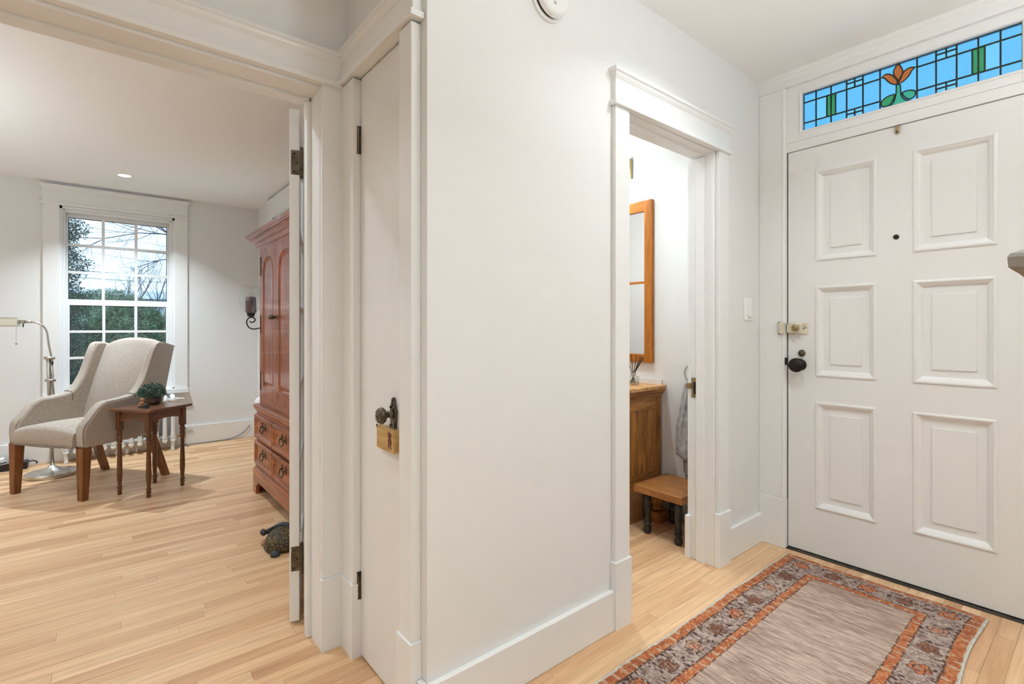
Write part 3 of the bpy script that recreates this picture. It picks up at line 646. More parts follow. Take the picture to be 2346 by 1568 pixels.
# ================================================================ LIVING ROOM WINDOWS
def make_window(name, label, loc, rz):
    # local: u along +x (0..), wall inner face y=0, outside +y
    t = thing(name, label, 'window', loc, rz, kind='structure', local=True)
    U0, U1, ZB, ZT = -.41, .41, .555, 2.185       # opening
    MB().box(U0-.104, U0+.001, -.020, 0, .56, ZT+.003).build('casing_board', 'trim_paint', t, bevel=.002)
    MB().box(U1-.001, U1+.104, -.020, 0, .56, ZT+.003).build('casing_board', 'trim_paint', t, bevel=.002)
    Wd = ('y', 0, -1)
    header(t, Wd, U0-.104, U1+.104, .020, 2.186, 2.318, 2.356, over=.018)
    MB().box(U0-.110, U1+.110, -.055, .03, .515, .558).build('sill', 'trim_paint', t, bevel=.004)
    for s in (-1, 1): MB().box(*sorted((s*.41, s*.392)), 0, .2, ZB, ZT).build('jamb_liner', 'sash_white', t)
    MB().box(U0, U1, 0, .2, ZT-.020, ZT+.001).build('head_liner', 'sash_white', t)
    MB().box(U0, U1, 0, .21, ZB-.02, ZB+.012).build('stool', 'sash_white', t)
    for s in (-1, 1): MB().box(*sorted((s*.392, s*.374)), .030, .046, ZB+.0125, ZT-.0205).build('stop_bead', 'sash_white', t, bevel=.002)
    MB().box(-.3735, .3735, .0305, .0455, ZT-.045, ZT-.0205).build('stop_bead', 'sash_white', t, bevel=.002)
    for nm, y0, y1, ga, gb, g0, g1, b0, b1 in (('upper_sash', .085, .115, -.357, .357, 1.388, 2.108, 1.340, 2.168), ('lower_sash', .048, .078, -.346, .346, .642, 1.336, .566, 1.388)):
        m = MB().box(-.392, ga, y0, y1, b0, b1).box(gb, .392, y0, y1, b0, b1).box(ga, gb, y0, y1, b0, g0).box(ga, gb, y0, y1, g1, b1)
        s = m.build(nm, 'sash_white', t, bevel=.002)
        yc = (y0+y1)/2
        us = [ga+(gb-ga)*i/3 for i in range(4)]; zz = [g0+(g1-g0)*i/3 for i in range(4)]
        for u in us[1:3]: MB().box(u-.0105, u+.0105, y0+.002, y1-.004, g0, g1).build('muntin', 'sash_white', s)
        for z_ in zz[1:3]: MB().box(ga, gb, y0+.0025, y1-.0045, z_-.0105, z_+.0105).build('muntin', 'sash_white', s)
        m = MB()
        for q in ((ga, ga+.004, g0, g1), (gb-.004, gb, g0, g1), (ga, gb, g0, g0+.003), (ga, gb, g1-.005, g1)): m.box(q[0], q[1], yc+.002, yc+.006, q[2], q[3])
        m.build('gasket', 'gap_dark', s)
        for i in range(3):
            for k in range(3): MB().box(us[i]+.003, us[i+1]-.003, yc+.003, yc+.006, zz[k]+.003, zz[k+1]-.003).build('pane', 'pane_glass', s)
    for s in (-.36, .36): MB().box(s-.008, s+.008, .082, .09, 2.105, 2.125).build('vent_stop', 'sash_white', t)
    return t
make_window('window_1', 'white double-hung window with small panes behind the wing chair', (-5.765, .157, 0), PI/2)
make_window('window_3', 'white window partly hidden behind the armoire, only its head casing showing', (-4.715, 1.295, 0), 0)
# ================================================================ LAMPS IN THE CEILINGS
def downlight(x, y, zc, watts, label, col=WARM, spread=140):
    t = thing('recessed_light', label, 'ceiling light', (x, y, zc), group='recessed ceiling lights')
    MB().lathe([(.043, -.0005), (.046, -.005), (.058, -.004), (.062, -.0005)], (x, y, zc), 28, cap=False).build('trim_ring', 'white_plastic', t, smooth=True)
    MB().lathe([(.0004, -.002), (.043, -.002)], (x, y, zc), 24, cap=False).build('lens', 'lamp_lens', t)
    L = bpy.data.lights.new('lamp', 'AREA'); L.shape = 'DISK'; L.size = .06; L.energy = watts; L.color = col; L.spread = math.radians(spread)
    lo = bpy.data.objects.new('lamp', L); link(lo, t); lo.location = (0, 0, -.006)
downlight(-5.15, .167, LC, LIVING_W*2.1, 'recessed ceiling light in front of the living room window', spread=112, col=COOL)
downlight(-1.98, 2.02, HC, BATH_W, 'recessed ceiling light inside the bathroom')
downlight(-2.35, .17, LC, LIVING_W*.8, 'recessed ceiling light just inside the living room opening', col=COOL)
downlight(-5.15, -1.7, LC, LIVING_W, 'recessed ceiling light at the left end of the window wall', col=COOL)
downlight(-2.75, -1.7, LC, LIVING_W, 'recessed ceiling light at the near left of the living room', col=COOL)
downlight(-.70, 1.74, HC, HALL_W, 'recessed hall ceiling light in front of the front door', spread=130)
downlight(-.35, -.75, HC, HALL_W*2.9, 'recessed hall ceiling light behind the viewer')

def fill_bowl(x, y, zc, drop, mat, label):  # added out-of-view fill lamp that brightens ceiling and walls
    z0 = zc-drop
    t = thing('fill_bowl', label, 'fill lamp', (x, y, z0), group='added uplight fill bowls')
    MB().lathe([(.06, 0), (.058, -.018), (.012, -.024)], (x, y, zc), 20).build('canopy', 'old_brass', t, smooth=True)
    for k in range(3):
        a_ = 2*PI*k/3; MB().tube([(x, y, zc-.02), (x+.172*math.cos(a_), y+.172*math.sin(a_), z0)], .003, 6).build('chain', 'old_brass', t)
    MB().lathe([(.0005, -.10), (.06, -.095), (.12, -.07), (.16, -.03), (.178, 0), (.172, 0), (.154, -.028), (.115, -.064), (.0005, -.088)], (x, y, z0), 32, cap=False).build('bowl', 'white_plastic', t, smooth=True)
    MB().lathe([(.0005, -.026), (.150, -.026)], (x, y, z0), 28, cap=False).build('lamp_disc', mat, t)
fill_bowl(.70, 1.2, HC, .85, 'fill_hall_glow', 'added unseen uplight fill bowl on the stair side of the hall')
fill_bowl(-3.7, -1.5, LC, .80, 'fill_living_glow', 'added uplight fill bowl at the unseen left side of the living room')

# ================================================================ WING CHAIR
ch = thing('wing_chair', 'upholstered greige wing chair with sloped arms and square wooden legs', 'chair', (-4.764, -.016, 0), math.radians(36.72), local=True)
PS = [(-.315, .345), (-.321, .42), (-.318, .470), (-.305, .499), (-.28, .530), (-.25, .570), (-.225, .601), (-.195, .626), (-.165, .637), (-.10, .641), (-.03, .650), (.02, .661), (.05, .683), (.075, .716), (.105, .766), (.13, .822), (.15, .882), (.17, .942), (.188, .987), (.205, 1.016), (.228, 1.030), (.262, 1.030), (.31, 1.015), (.357, .998), (.345, .95), (.31, .80), (.28, .66), (.255, .55), (.235, .45), (.222, .345)]
for s, nm in ((-1, 'side_panel'), (1, 'side_panel')):
    a0, a1 = sorted((s*.258, s*.335))
    o = MB().prism(PS, 'x', a0, a1).build(nm, 'upholstery', ch, bevel=.017, seg=3); o.modifiers['bevel'].angle_limit = math.radians(50); auto_smooth(o, 60)
    for xx in (s*.334, s*.262):
        pp = [(xx, q[0], q[1]) for q in PS[0:24]] if xx == s*.334 else [(xx, q[0]-(.0 if i else 0), q[1]) for i, q in enumerate(PS[0:22])]
        # piping sits on the rounded edge
        cy_, cz_ = .02, .62
        pp = [(xx+(-s*.006 if abs(xx) > .3 else s*.006), y_+(.004 if y_ < -.2 else (.0045 if y_ < .2 else 0)), z_-(.005 if z_ > .5 else 0)) for (_, y_, z_) in pp]
        MB().tube(pp, .0028, 6).build('piping', 'piping_fabric', ch, smooth=True)
    MB().tube([(s*.257, .03, .600), (s*.258, .03, .645), (s*.266, .026, .664), (s*.300, .024, .668), (s*.330, .026, .664), (s*.337, .03, .640)], .003, 6).build('seam', 'piping_fabric', ch)
# seat: domed, rounded front edge
m = MB(); ys = [(-.338, .055, .02), (-.334, .028, .008), (-.325, .010, .0), (-.30, 0, 0), (-.15, -.004, 0), (.0, 0, 0), (.20, .01, 0)]; nx = 13
ring = []
for (y_, dz, rb) in ys:
    r_ = []
    for i in range(nx):
        x_ = -.264+.528*i/(nx-1); q = 1-(x_/.264)**2; r_.append((x_, y_-(.012*q if y_ < -.29 else 0), .452+.036*q-dz))
    r_ += [(.264, y_, .346+rb*.3), (-.264, y_, .346+rb*.3)]; ring.append(r_)
k = nx+2; vv = [p_ for r_ in ring for p_ in r_]; ff = []
for i in range(len(ring)-1):
    for j in range(k): ff.append((i*k+j, i*k+(j+1) % k, (i+1)*k+(j+1) % k, (i+1)*k+j))
ff += [tuple(range(k)), tuple((len(ring)-1)*k+j for j in range(k-1, -1, -1))]
auto_smooth(m.add(vv, ff).build('seat', 'upholstery', ch), 50)
# back cushion with arched crown
m = MB(); nx = 15; cols = []
for i in range(nx):
    x_ = -.262+.524*i/(nx-1); q = 1-(x_/.262)**2; zt_ = 1.012+.050*(1-abs(x_/.262)**2.4); prof = []
    for t_ in (0, .1, .25, .4, .55, .7, .82, .91, .96):
        z_ = .43+(zt_-.43)*t_; prof.append((.105+(z_-.46)*.315-.028*q*(math.sin(PI*min(1, t_*1.05))*.7+.3)-(.012*math.sin(PI*t_)), z_))
    yt = prof[-1][0]; prof += [(yt+.012, zt_-.008), (yt+.03, zt_), (yt+.06, zt_-.003), (yt+.088, zt_-.018)]
    for t_ in (.8, .5, .2, 0):
        z_ = .43+(zt_-.43)*t_; prof.append((.205+(z_-.46)*.28, z_))
    cols.append([(x_, a, b_) for a, b_ in prof])
k = len(cols[0]); vv = [p_ for c in cols for p_ in c]; ff = []
for i in range(nx-1):
    for j in range(k): ff.append((i*k+j, (i+1)*k+j, (i+1)*k+(j+1) % k, i*k+(j+1) % k))
ff += [tuple(range(k)), tuple((nx-1)*k+j for j in range(k-1, -1, -1))]
auto_smooth(m.add(vv, ff).build('backrest', 'upholstery', ch), 60)
MB().tube([(-.262, -.336, .349), (.0, -.350, .349), (.262, -.336, .349)], .004, 6).build('piping', 'piping_fabric', ch)
def taper(parent, p0, s0, p1, s1, name='leg', mat='chair_leg_wood'):
    v = []
    for p_, s_ in ((p1, s1), (p0, s0)):
        for a, b_ in ((-1, -1), (1, -1), (1, 1), (-1, 1)): v.append((p_[0]+a*s_, p_[1]+b_*s_, p_[2]))
    return MB().add(v, [(0, 3, 2, 1), (4, 5, 6, 7), (0, 1, 5, 4), (1, 2, 6, 5), (2, 3, 7, 6), (3, 0, 4, 7)]).build(name, mat, parent, bevel=.003)
for s in (-1, 1):
    taper(ch, (s*.300, -.292, .348), .030, (s*.302, -.300, 0), .021)
    taper(ch, (s*.285, .185, .348), .027, (s*.298, .303, 0), .021)

# ================================================================ SIDE TABLE and what stands on it
tb = thing('side_table', 'small dark wood side table with turned legs beside the wing chair', 'side table', (-4.322, .293, 0), math.radians(37.5), local=True)
MB().box(-.169, .169, -.168, .168, .571, .590).build('table_top', 'table_wood_x', tb, bevel=.003)
TL = [(.0115, 0), (.0135, .006), (.0125, .018), (.0095, .024), (.0155, .030), (.0155, .036), (.010, .042), (.0155, .048), (.0155, .056), (.0105, .064), (.0125, .085), (.0165, .135), (.0155, .200), (.0125, .30), (.0110, .352), (.0165, .358), (.0165, .366), (.0115, .372), (.0175, .380), (.0175, .392), (.0120, .399), (.0180, .408), (.0180, .420), (.0125, .430), (.0150, .441)]
for sx_ in (-1, 1):
    for sy in (-1, 1):
        o = MB().lathe(TL, (sx_*.122, sy*.131, 0), 14).build('leg', 'table_wood', tb, smooth=True)
        MB().box(sx_*.122-.0165, sx_*.122+.0165, sy*.131-.0165, sy*.131+.0165, .44, .572).build('leg_block', 'table_wood', o, bevel=.002)
def apron(ax, c):
    n = 10; pts = [(-.106, .572), (.106, .572)]+[(.106-.212*i/n, .500+.016*math.sin(PI*i/n)) for i in range(n+1)]
    if ax == 'x': MB().prism(pts, 'y', c-.008, c+.008).build('apron', 'table_wood_x', tb)
    else: MB().prism([(a*1.085, b_) for a, b_ in pts], 'x', c-.008, c+.008).build('apron', 'table_wood_x', tb)
apron('x', -.131); apron('x', .131); apron('y', -.122); apron('y', .122)

pp = thing('potted_plant', 'small bushy green plant in a round stone bowl on the side table', 'plant', (-4.435, .302, .590))
c = (-4.435, .302, .590)
MB().lathe([(.030, 0), (.046, .004), (.058, .022), (.059, .038), (.052, .054), (.046, .060), (.042, .056), (.044, .050)], c, 22).build('pot', 'stone_pot', pp, smooth=True)
MB().lathe([(.0005, .052), (.045, .052)], c, 16, cap=False).build('soil', 'soil', pp)
m = MB(); rs = random.Random(5)
for k in range(1500):
    th_ = rs.uniform(0, 2*PI); ph = math.acos(rs.uniform(-.15, 1)); R = rs.uniform(.55, 1.0)**.5
    px_, py_, pz_ = (.088*R*math.sin(ph)*math.cos(th_), .088*R*math.sin(ph)*math.sin(th_), .068+.082*R*math.cos(ph)*1.0)
    d_ = Vector((px_, py_, (pz_-.05))).normalized(); sd = d_.orthogonal().normalized(); sd.rotate(Matrix.Rotation(rs.uniform(0, 6.28), 3, d_)); up_ = d_.cross(sd)
    l_, w_ = rs.uniform(.008, .014), rs.uniform(.003, .0045); p_ = Vector((c[0]+px_, c[1]+py_, c[2]+pz_)); dd = (d_*.5+sd*.8+up_*rs.uniform(-.5, .5)).normalized(); ww = dd.cross(d_).normalized()*w_
    m.add([p_, p_+dd*l_*.5+ww, p_+dd*l_, p_+dd*l_*.5-ww], [(0, 1, 2, 3)])
m.build('foliage', 'leaf_green', pp, kind='stuff')
m = MB()
for k in range(16):
    a = rs.uniform(0, 6.28); q = rs.uniform(.03, .07); m.tube([(c[0], c[1], c[2]+.05), (c[0]+q*math.cos(a)*.6, c[1]+q*math.sin(a)*.6, c[2]+.09), (c[0]+q*math.cos(a), c[1]+q*math.sin(a), c[2]+.12)], .0013, 5)
m.build('stems', 'leaf_green', pp)
fg = thing('figurine', 'tiny orange-brown seated figurine on a dark slab on the side table', 'figurine', (-4.262, .245, .590))
c = (-4.262, .245, .590)
MB().prism([(c[0]+.05*math.cos(a)*1.0-.0, c[1]+.026*math.sin(a)+.02*math.cos(a)) for a in [2*PI*i/14 for i in range(14)]], 'z', c[2], c[2]+.008).build('slab', 'dark_clay', fg)
fx, fy = c[0]-.018, c[1]-.008
MB().lathe([(.016, .008), (.018, .014), (.014, .026), (.009, .036), (.006, .041)], (fx, fy, c[2]), 14).build('body', 'tan_clay', fg, smooth=True)
MB().lathe([(.0005, .038), (.010, .043), (.013, .051), (.010, .060), (.0005, .064)], (fx, fy, c[2]), 14).build('head', 'tan_clay', fg, smooth=True)
for s in (-1, 1):
    MB().lathe([(.0005, 0), (.005, .003), (.005, .007), (.0005, .010)], (fx+s*.010, fy+s*.006, c[2]+.052), 10).build('ear', 'tan_clay', fg, smooth=True)
    MB().tube(spline([(fx+s*.009, fy+s*.005, c[2]+.036), (fx+s*.015, fy+s*.006-.008, c[2]+.026), (fx+s*.010, fy-.018, c[2]+.020)], 3), .0038, 7).build('arm', 'tan_clay', fg, smooth=True)
    MB().tube(spline([(fx+s*.008, fy, c[2]+.013), (fx+s*.014, fy-.012, c[2]+.013), (fx+s*.010, fy-.022, c[2]+.011)], 3), .005, 7).build('foot', 'tan_clay', fg, smooth=True)
MB().lathe([(.0005, .008), (.014, .010), (.013, .020), (.008, .027), (.0005, .029)], (c[0]+.020, c[1]+.014, c[2]), 12).build('rock', 'dark_clay', fg, smooth=True)

# ================================================================ FLOOR LAMP
lp = thing('floor_lamp', 'brushed nickel pharmacy floor lamp with curved arm behind the wing chair', 'floor lamp', (-5.25, -.272, 0))
bx_, by_ = -5.25, -.272
o = MB().lathe([(.158, 0), (.160, .004), (.160, .024), (.156, .029), (.120, .031), (.075, .036), (.045, .050), (.022, .072), (.016, .078)], (bx_, by_, 0), 40).build('base', 'nickel', lp); auto_smooth(o, 30)
MB().tube([(bx_, by_+.002, .074), (bx_, -.289, .68), (bx_, -.294, .915)], .0125, 14).build('pole', 'nickel', lp, smooth=True)
MB().tube([(bx_, by_+.020, .45), (bx_, -.269, .70), (bx_, -.275, .915)], .008, 12).build('second_pole', 'nickel', lp, smooth=True)
for z_, yc in ((.905, -.289), (.733, -.284)):
    MB().tube([(bx_+.004, yc-.030, z_+.002), (bx_+.004, yc+.034, z_-.002)], .0105, 12).build('clamp', 'nickel', lp, smooth=True)
MB().box(bx_+.006, bx_+.018, -.276, -.264, .855, .88).build('knob', 'black_plastic', lp, bevel=.002)
MB().tube(spline([(bx_, -.274, .90), (bx_, -.290, 1.00), (bx_, -.297, 1.075), (bx_, -.304, 1.115), (bx_, -.322, 1.150), (bx_, -.357, 1.176), (bx_, -.395, 1.183), (bx_, -.420, 1.183)], 5), .0068, 10).build('arm', 'nickel', lp, smooth=True)
MB().tube([(bx_, -.385, 1.183), (bx_, -.425, 1.183)], .0095, 10).build('swivel_sleeve', 'nickel', lp, smooth=True)
o = MB().box(bx_-.016, bx_+.016, -.452, -.424, 1.170, 1.192).build('swivel_head', 'nickel', lp, bevel=.003)
MB().box(bx_-.012, bx_+.02, -.456, -.420, 1.190, 1.197).build('swivel_cap', 'nickel', o)
MB().tube([(bx_, -.432, 1.172), (bx_, -.434, 1.143)], .004, 8).build('thumb_screw', 'bronze', lp)
m = MB(); sec = [(-.062, 1.146), (-.060, 1.160), (-.035, 1.205), (-.020, 1.216), (.020, 1.216), (.035, 1.205), (.060, 1.160), (.062, 1.146)]
n = len(sec); v = []
for y_, k_ in ((-.448, 1.0), (-.462, 1.0), (-.80, 1.0), (-.815, 1.0)):
    f0 = .82 if y_ in (-.448, -.815) else 1
    for a, z_ in sec: v.append((bx_+a*f0, y_, z_ if f0 == 1 else 1.146+(z_-1.146)*(.25 if z_ > 1.17 else 1)))
f = []
for i in range(3):
    for j in range(n-1): f.append((i*n+j, i*n+j+1, (i+1)*n+j+1, (i+1)*n+j))
f += [tuple(range(n)), tuple(range(3*n, 4*n))]
o = m.add(v, f).build('lamp_shade', 'lamp_shade_metal', lp)
MB().tube([(bx_+.03, -.468, 1.150), (bx_+.03, -.468, 1.020)], .0012, 5).build('pull_chain', 'nickel', lp)
MB().lathe([(.0005, -.004), (.006, -.002), (.006, .002), (.0005, .005)], (bx_+.03, -.468, 1.018), 10).build('pull_knob', 'black_plastic', lp)
MB().tube(spline([(bx_-.02, by_+.03, .03), (bx_-.06, by_+.16, .004), (bx_-.25, by_+.20, .006), (-5.62, -.20, .08), (-5.70, -.17, .12)], 5), .003, 6).build('power_cord', 'cord_grey', lp)

# power strip and plug
o = MB().box(-5.715, -5.605, -.90, -.437, .002, .058).build('power_strip', 'black_plastic', None, bevel=.004); tag(o, 'black power strip on the floor by the baseboard, left of the lamp', 'power strip')
c1 = MB().tube(spline([(-5.66, -.436, .046), (-5.66, -.41, .052), (-5.67, -.385, .035), (-5.68, -.39, .020)], 4), .0045, 8).build('strip_cord', 'black_plastic', o)
t = thing('charger', 'white charger plug with curled cable on the black power strip', 'charger', (-5.67, -.60, .0585))
MB().box(-5.70, -5.64, -.635, -.575, .0585, .098).build('plug_body', 'white_plastic', t, bevel=.006)
MB().tube(spline([(-5.64, -.60, .075), (-5.615, -.575, .085), (-5.60, -.545, .070), (-5.605, -.565, .061), (-5.60, -.62, .050), (-5.59, -.70, .006), (-5.58, -.9, .004)], 5), .0022, 6).build('cable', 'cord_white', t)

# ================================================================ RADIATORS
def radiator(label, loc, rz, n, valve):
    t = thing('radiator', label, 'radiator', loc, rz, group='cast iron radiators', local=True)
    proto = None; P = .062
    for i in range(n):
        x_ = i*P
        if proto is None:
            m = MB()
            for y_ in (-.045, 0, .045):
                m.lathe([(.014, .085), (.020, .095), (.0175, .13), (.0165, .27), (.0175, .43), (.020, .475), (.014, .490)], (0, y_, 0), 10)
            m.tube(spline([(0, -.06, .10), (0, -.045, .086), (0, 0, .084), (0, .045, .086), (0, .06, .10)], 3), .019, 8)
            m.tube(spline([(0, -.062, .455), (0, -.050, .487), (0, -.02, .496), (0, .02, .496), (0, .050, .487), (0, .062, .455)], 3), .021, 8)
            m.tube([(-P/2, 0, .115), (P/2, 0, .115)], .020, 8); m.tube([(-P/2, 0, .46), (P/2, 0, .46)], .020, 8)
            o = proto = m.build('section', 'enamel', t, smooth=True)
        else:
            o = proto.copy(); link(o, t); o.parent = t
        o.location = (x_, 0, 0)
    for x_ in (0, (n-1)*P):
        for y_ in (-.048, .048):
            MB().lathe([(.020, 0), (.014, .012), (.012, .05), (.016, .10)], (x_, y_, 0), 10).build('foot', 'enamel', t, smooth=True)
    if valve:
        xe = (n-1)*P+.03
        v_ = MB().tube([(xe, 0, .115), (xe+.055, 0, .115)], .013, 10).build('valve', 'old_brass', t)
        MB().lathe([(.020, -.028), (.022, -.01), (.022, .018), (.012, .03), (.010, .055)], (xe+.055, 0, .115), 12).build('valve_body', 'old_brass', v_)
        MB().lathe([(.024, .055), (.026, .06), (.024, .066)], (xe+.055, 0, .115), 14).build('valve_handle', 'bronze', v_)
        MB().tube([(xe+.055, 0, .0), (xe+.055, 0, .09)], .010, 10).build('supply_pipe', 'nickel', v_)
        MB().lathe([(.03, 0), (.028, .005), (.012, .008)], (xe+.055, 0, 0), 14).build('floor_flange', 'enamel', v_)
        MB().tube([((n-1)*P, 0, .47), ((n-1)*P+.045, 0, .47)], .011, 10).build('end_plug', 'enamel', t)
        MB().tube([((n-1)*P+.04, 0, .47), ((n-1)*P+.095, 0, .468)], .006, 8).build('bleed_valve', 'white_plastic', t)
radiator('white cast iron radiator under the window behind the wing chair', (-5.655, -.205, 0), PI/2, 13, True)
radiator('white cast iron radiator end showing left of the armoire', (-4.945, 1.165, 0), 0, 13, False)
o = MB().tube(spline([(-5.735, .62, .006), (-5.730, .74, .006), (-5.735, .90, .006), (-5.738, 1.02, .010), (-5.738, 1.10, .030), (-5.738, 1.16, .065), (-5.738, 1.20, .105), (-5.738, 1.215, .13)], 5), .0035, 6).build('cable', 'cord_grey'); tag(o, 'thin grey cable curving along the baseboard toward the armoire', 'cable')

# ================================================================ ARMOIRE
ar = thing('armoire', 'tall red-brown pine armoire with arched doors and drawers', 'armoire', (-3.35, 1.07, 0))
AX0, AX1 = -3.80, -2.90; YF = .875; YB = 1.270
# lower chest
MB().box(-3.815, -2.885, .852, YB, .165, .575).build('chest_body', 'armoire_wood_x', ar)
crown(MB(), ('y', YB, -1), -3.815, -2.885, YB-.852, [(.560, .000), (.568, .004), (.574, .010), (.582, .013), (.592, .018), (.604, .018), (.612, .012)]).build('waist_moulding', 'armoire_wood_x', ar)
dxs = [-3.805, -3.353, -3.343, -2.895]
for (a, b_) in ((-3.805, -3.354), (-3.344, -2.895)):
    for (c, e) in ((.205, .366), (.384, .545)):
        dm = MB(); pr = [(0, .0), (0, .016), (.006, .020), (.020, .020), (.026, .014), (.034, .010), (.040, .0095)]
        dm.sweep_frame(pr, a, b_, c, e, .852); n = len(pr); dm.f.append((n-1, 2*n-1, 3*n-1, 4*n-1))
        dr = dm.build('drawer', 'armoire_wood_x', ar)
        xc, zc = (a+b_)/2, (c+e)/2+.005
        h = MB()
        for s in (-1, 1): h.lathe([(.007, 0), (.006, -.006), (.004, -.012), (.006, -.016), (.0004, -.018)], (xc+s*.036, .8425, zc+.012), 10, 'y')
        h.tube(spline([(xc-.036, .830, zc+.012), (xc-.040, .826, zc-.006), (xc-.026, .822, zc-.022), (xc, .820, zc-.020), (xc+.026, .822, zc-.022), (xc+.040, .826, zc-.006), (xc+.036, .830, zc+.012)], 4), .0038, 7)
        hb = h.build('bail_pull', 'bronze', dr, smooth=True)
        for s in (-1, 1):
            pts = [(xc+s*.036+q[0], zc+.012+q[1]) for q in ((0, .030), (.006, .018), (.017, .014), (.013, .004), (.018, -.008), (.008, -.012), (0, -.022), (-.008, -.012), (-.018, -.008), (-.013, .004), (-.017, .014), (-.006, .018))]
            MB().prism(pts, 'y', .8400, .8430).build('back_plate', 'bronze', hb)
# plinth with bracket feet
crown(MB(), ('y', YB, -1), -3.835, -2.865, YB-.838, [(.120, .004), (.160, .004), (.168, .002), (.176, -.006), (.186, -.010), (.196, -.022)]).build('base_moulding', 'armoire_wood_x', ar)
def scallop(u0, u1):
    return [(u0, .1195), (u0, .0), (u0+.075, .0), (u0+.082, .02), (u0+.080, .045), (u0+.092, .062), (u0+.112, .066), (u0+.122, .082), (u0+.150, .090), (u1-.150, .090), (u1-.122, .082), (u1-.112, .066), (u1-.092, .062), (u1-.080, .045), (u1-.082, .02), (u1-.075, .0), (u1, .0), (u1, .1195)]
MB().prism(scallop(-3.840, -2.860), 'y', .834, .858).build('bracket_base', 'armoire_wood_x', ar, bevel=.002)
for xx in (-3.840, -2.884): MB().prism([(.8585, .1195), (.8585, 0), (.93, 0), (.94, .05), (.97, .075), (1.17, .075), (1.20, .05), (1.21, 0), (YB, 0), (YB, .1195)], 'x', xx, xx+.024).build('bracket_side', 'armoire_wood_x', ar)
# upper case
m = MB().box(AX0, AX1, YF, YB, .61, 1.715)
m.build('upper_case', 'armoire_wood', ar)
for (a, b_) in ((AX0, -3.7485), (-2.9515, AX1)): MB().box(a, b_, YF-.008, YF, .615, 1.705).build('stile', 'armoire_wood', ar, bevel=.002)
MB().box(-3.748, -2.952, YF-.008, YF, 1.665, 1.712).build('top_rail', 'armoire_wood_x', ar)
MB().box(-3.748, -2.952, YF-.008, YF, .612, .662).build('bottom_rail', 'armoire_wood_x', ar, bevel=.002)
crown(MB(), ('y', YB, -1), AX0, AX1, YB-YF+.008, [(1.690, 0), (1.697, .012), (1.703, .014), (1.708, .020), (1.714, .022), (1.724, .030), (1.738, .048), (1.746, .056), (1.747, .062), (1.753, .064), (1.757, .072), (1.773, .078), (1.776, .074)]).build('cornice', 'armoire_wood_x', ar)
def arch(x0, x1, zb, zs, ztp, ins=0):
    x0 += ins; x1 -= ins; zb += ins; zs -= ins*.6; ztp -= ins; w_ = (x1-x0); xc = (x0+x1)/2; sh = .045
    pts = [(x0, zb), (x1, zb), (x1, zs), (x1-.012, zs+.008), (x1-.016, zs+.022)]
    n = 12
    for i in range(n+1):
        a = PI*i/n; pts.append((xc+(w_/2-.016)*math.cos(a), zs+.024+(ztp-zs-.024)*math.sin(a)))
    return pts+[(x0+.016, zs+.022), (x0+.012, zs+.008), (x0, zs)]
for (a, b_, kx) in ((-3.748, -3.371, -3.392), (-3.368, -2.952, -3.347)):
    a, b_ = (a, b_); dz0, dz1 = .664, 1.664
    px0, px1, pz0, pzs, pzt = a+.056, b_-.058, .742, 1.535, 1.612
    outer = [(a, dz0), (b_, dz0), (b_, dz1), (a, dz1)]; hole = arch(px0, px1, pz0, pzs, pzt)
    from mathutils.geometry import delaunay_2d_cdt as cdt
    vs = outer+hole; ov, oe, of, _, _, off = cdt([Vector(q) for q in vs], [], [[0, 1, 2, 3], list(range(4, 4+len(hole)))], 0, 1e-6)
    tri = [f_ for f_, ids in zip(of, off) if list(ids) == [0]]
    yf = YF-.013
    dm = MB(); nv = len(ov)
    dm.add([(q.x, yf, q.y) for q in ov], tri)
    dm.add([(a, yf, dz0), (b_, yf, dz0), (b_, yf, dz1), (a, yf, dz1), (a, YF, dz0), (b_, YF, dz0), (b_, YF, dz1), (a, YF, dz1)], [(0, 1, 5, 4), (1, 2, 6, 5), (2, 3, 7, 6), (3, 0, 4, 7)])
    door = dm.build('cabinet_door', 'armoire_wood', ar)
    # moulded slope into a raised field
    pm_ = MB(); rings = [(0, yf), (.002, yf+.004), (.010, yf+.012), (.013, yf+.013), (.030, yf+.006), (.034, yf+.004)]; n = len(hole); v = []; f = []
    for ins, y_ in rings: v += [(q[0], y_, q[1]) for q in arch(px0, px1, pz0, pzs, pzt, ins)]
    for i in range(len(rings)-1):
        for j in range(n): f.append((i*n+j, i*n+(j+1) % n, (i+1)*n+(j+1) % n, (i+1)*n+j))
    f.append(tuple((len(rings)-1)*n+j for j in range(n)))
    pm_.add(v, f).build('arched_panel', 'armoire_wood', door)
    MB().lathe([(.011, 0), (.011, -.003), (.006, -.006), (.005, -.014), (.012, -.020), (.0155, -.028), (.012, -.036), (.0004, -.039)], (kx, yf, 1.205), 16, 'y').build('knob', 'bronze', door, smooth=True)
    hx = a+.002 if kx < -3.37 else b_-.002
    for z_ in (.775, 1.16, 1.56):
        hg = MB().tube([(hx, yf-.001, z_-.045), (hx, yf-.001, z_+.045)], .0042, 8).build('hinge', 'bronze', door)
        for q in (-.058, -.05, .05, .058): MB().lathe([(.0004, -.006), (.006, 0), (.0004, .006)], (hx, yf-.001, z_+q), 8).build('finial', 'bronze', hg, smooth=True)
for z_ in (.80, 1.575): MB().lathe([(.006, 0), (.009, -.006), (.005, -.012), (.0004, -.016)], (AX0-.0, .90, z_), 8, 'x').build('side_stud', 'bronze', ar)

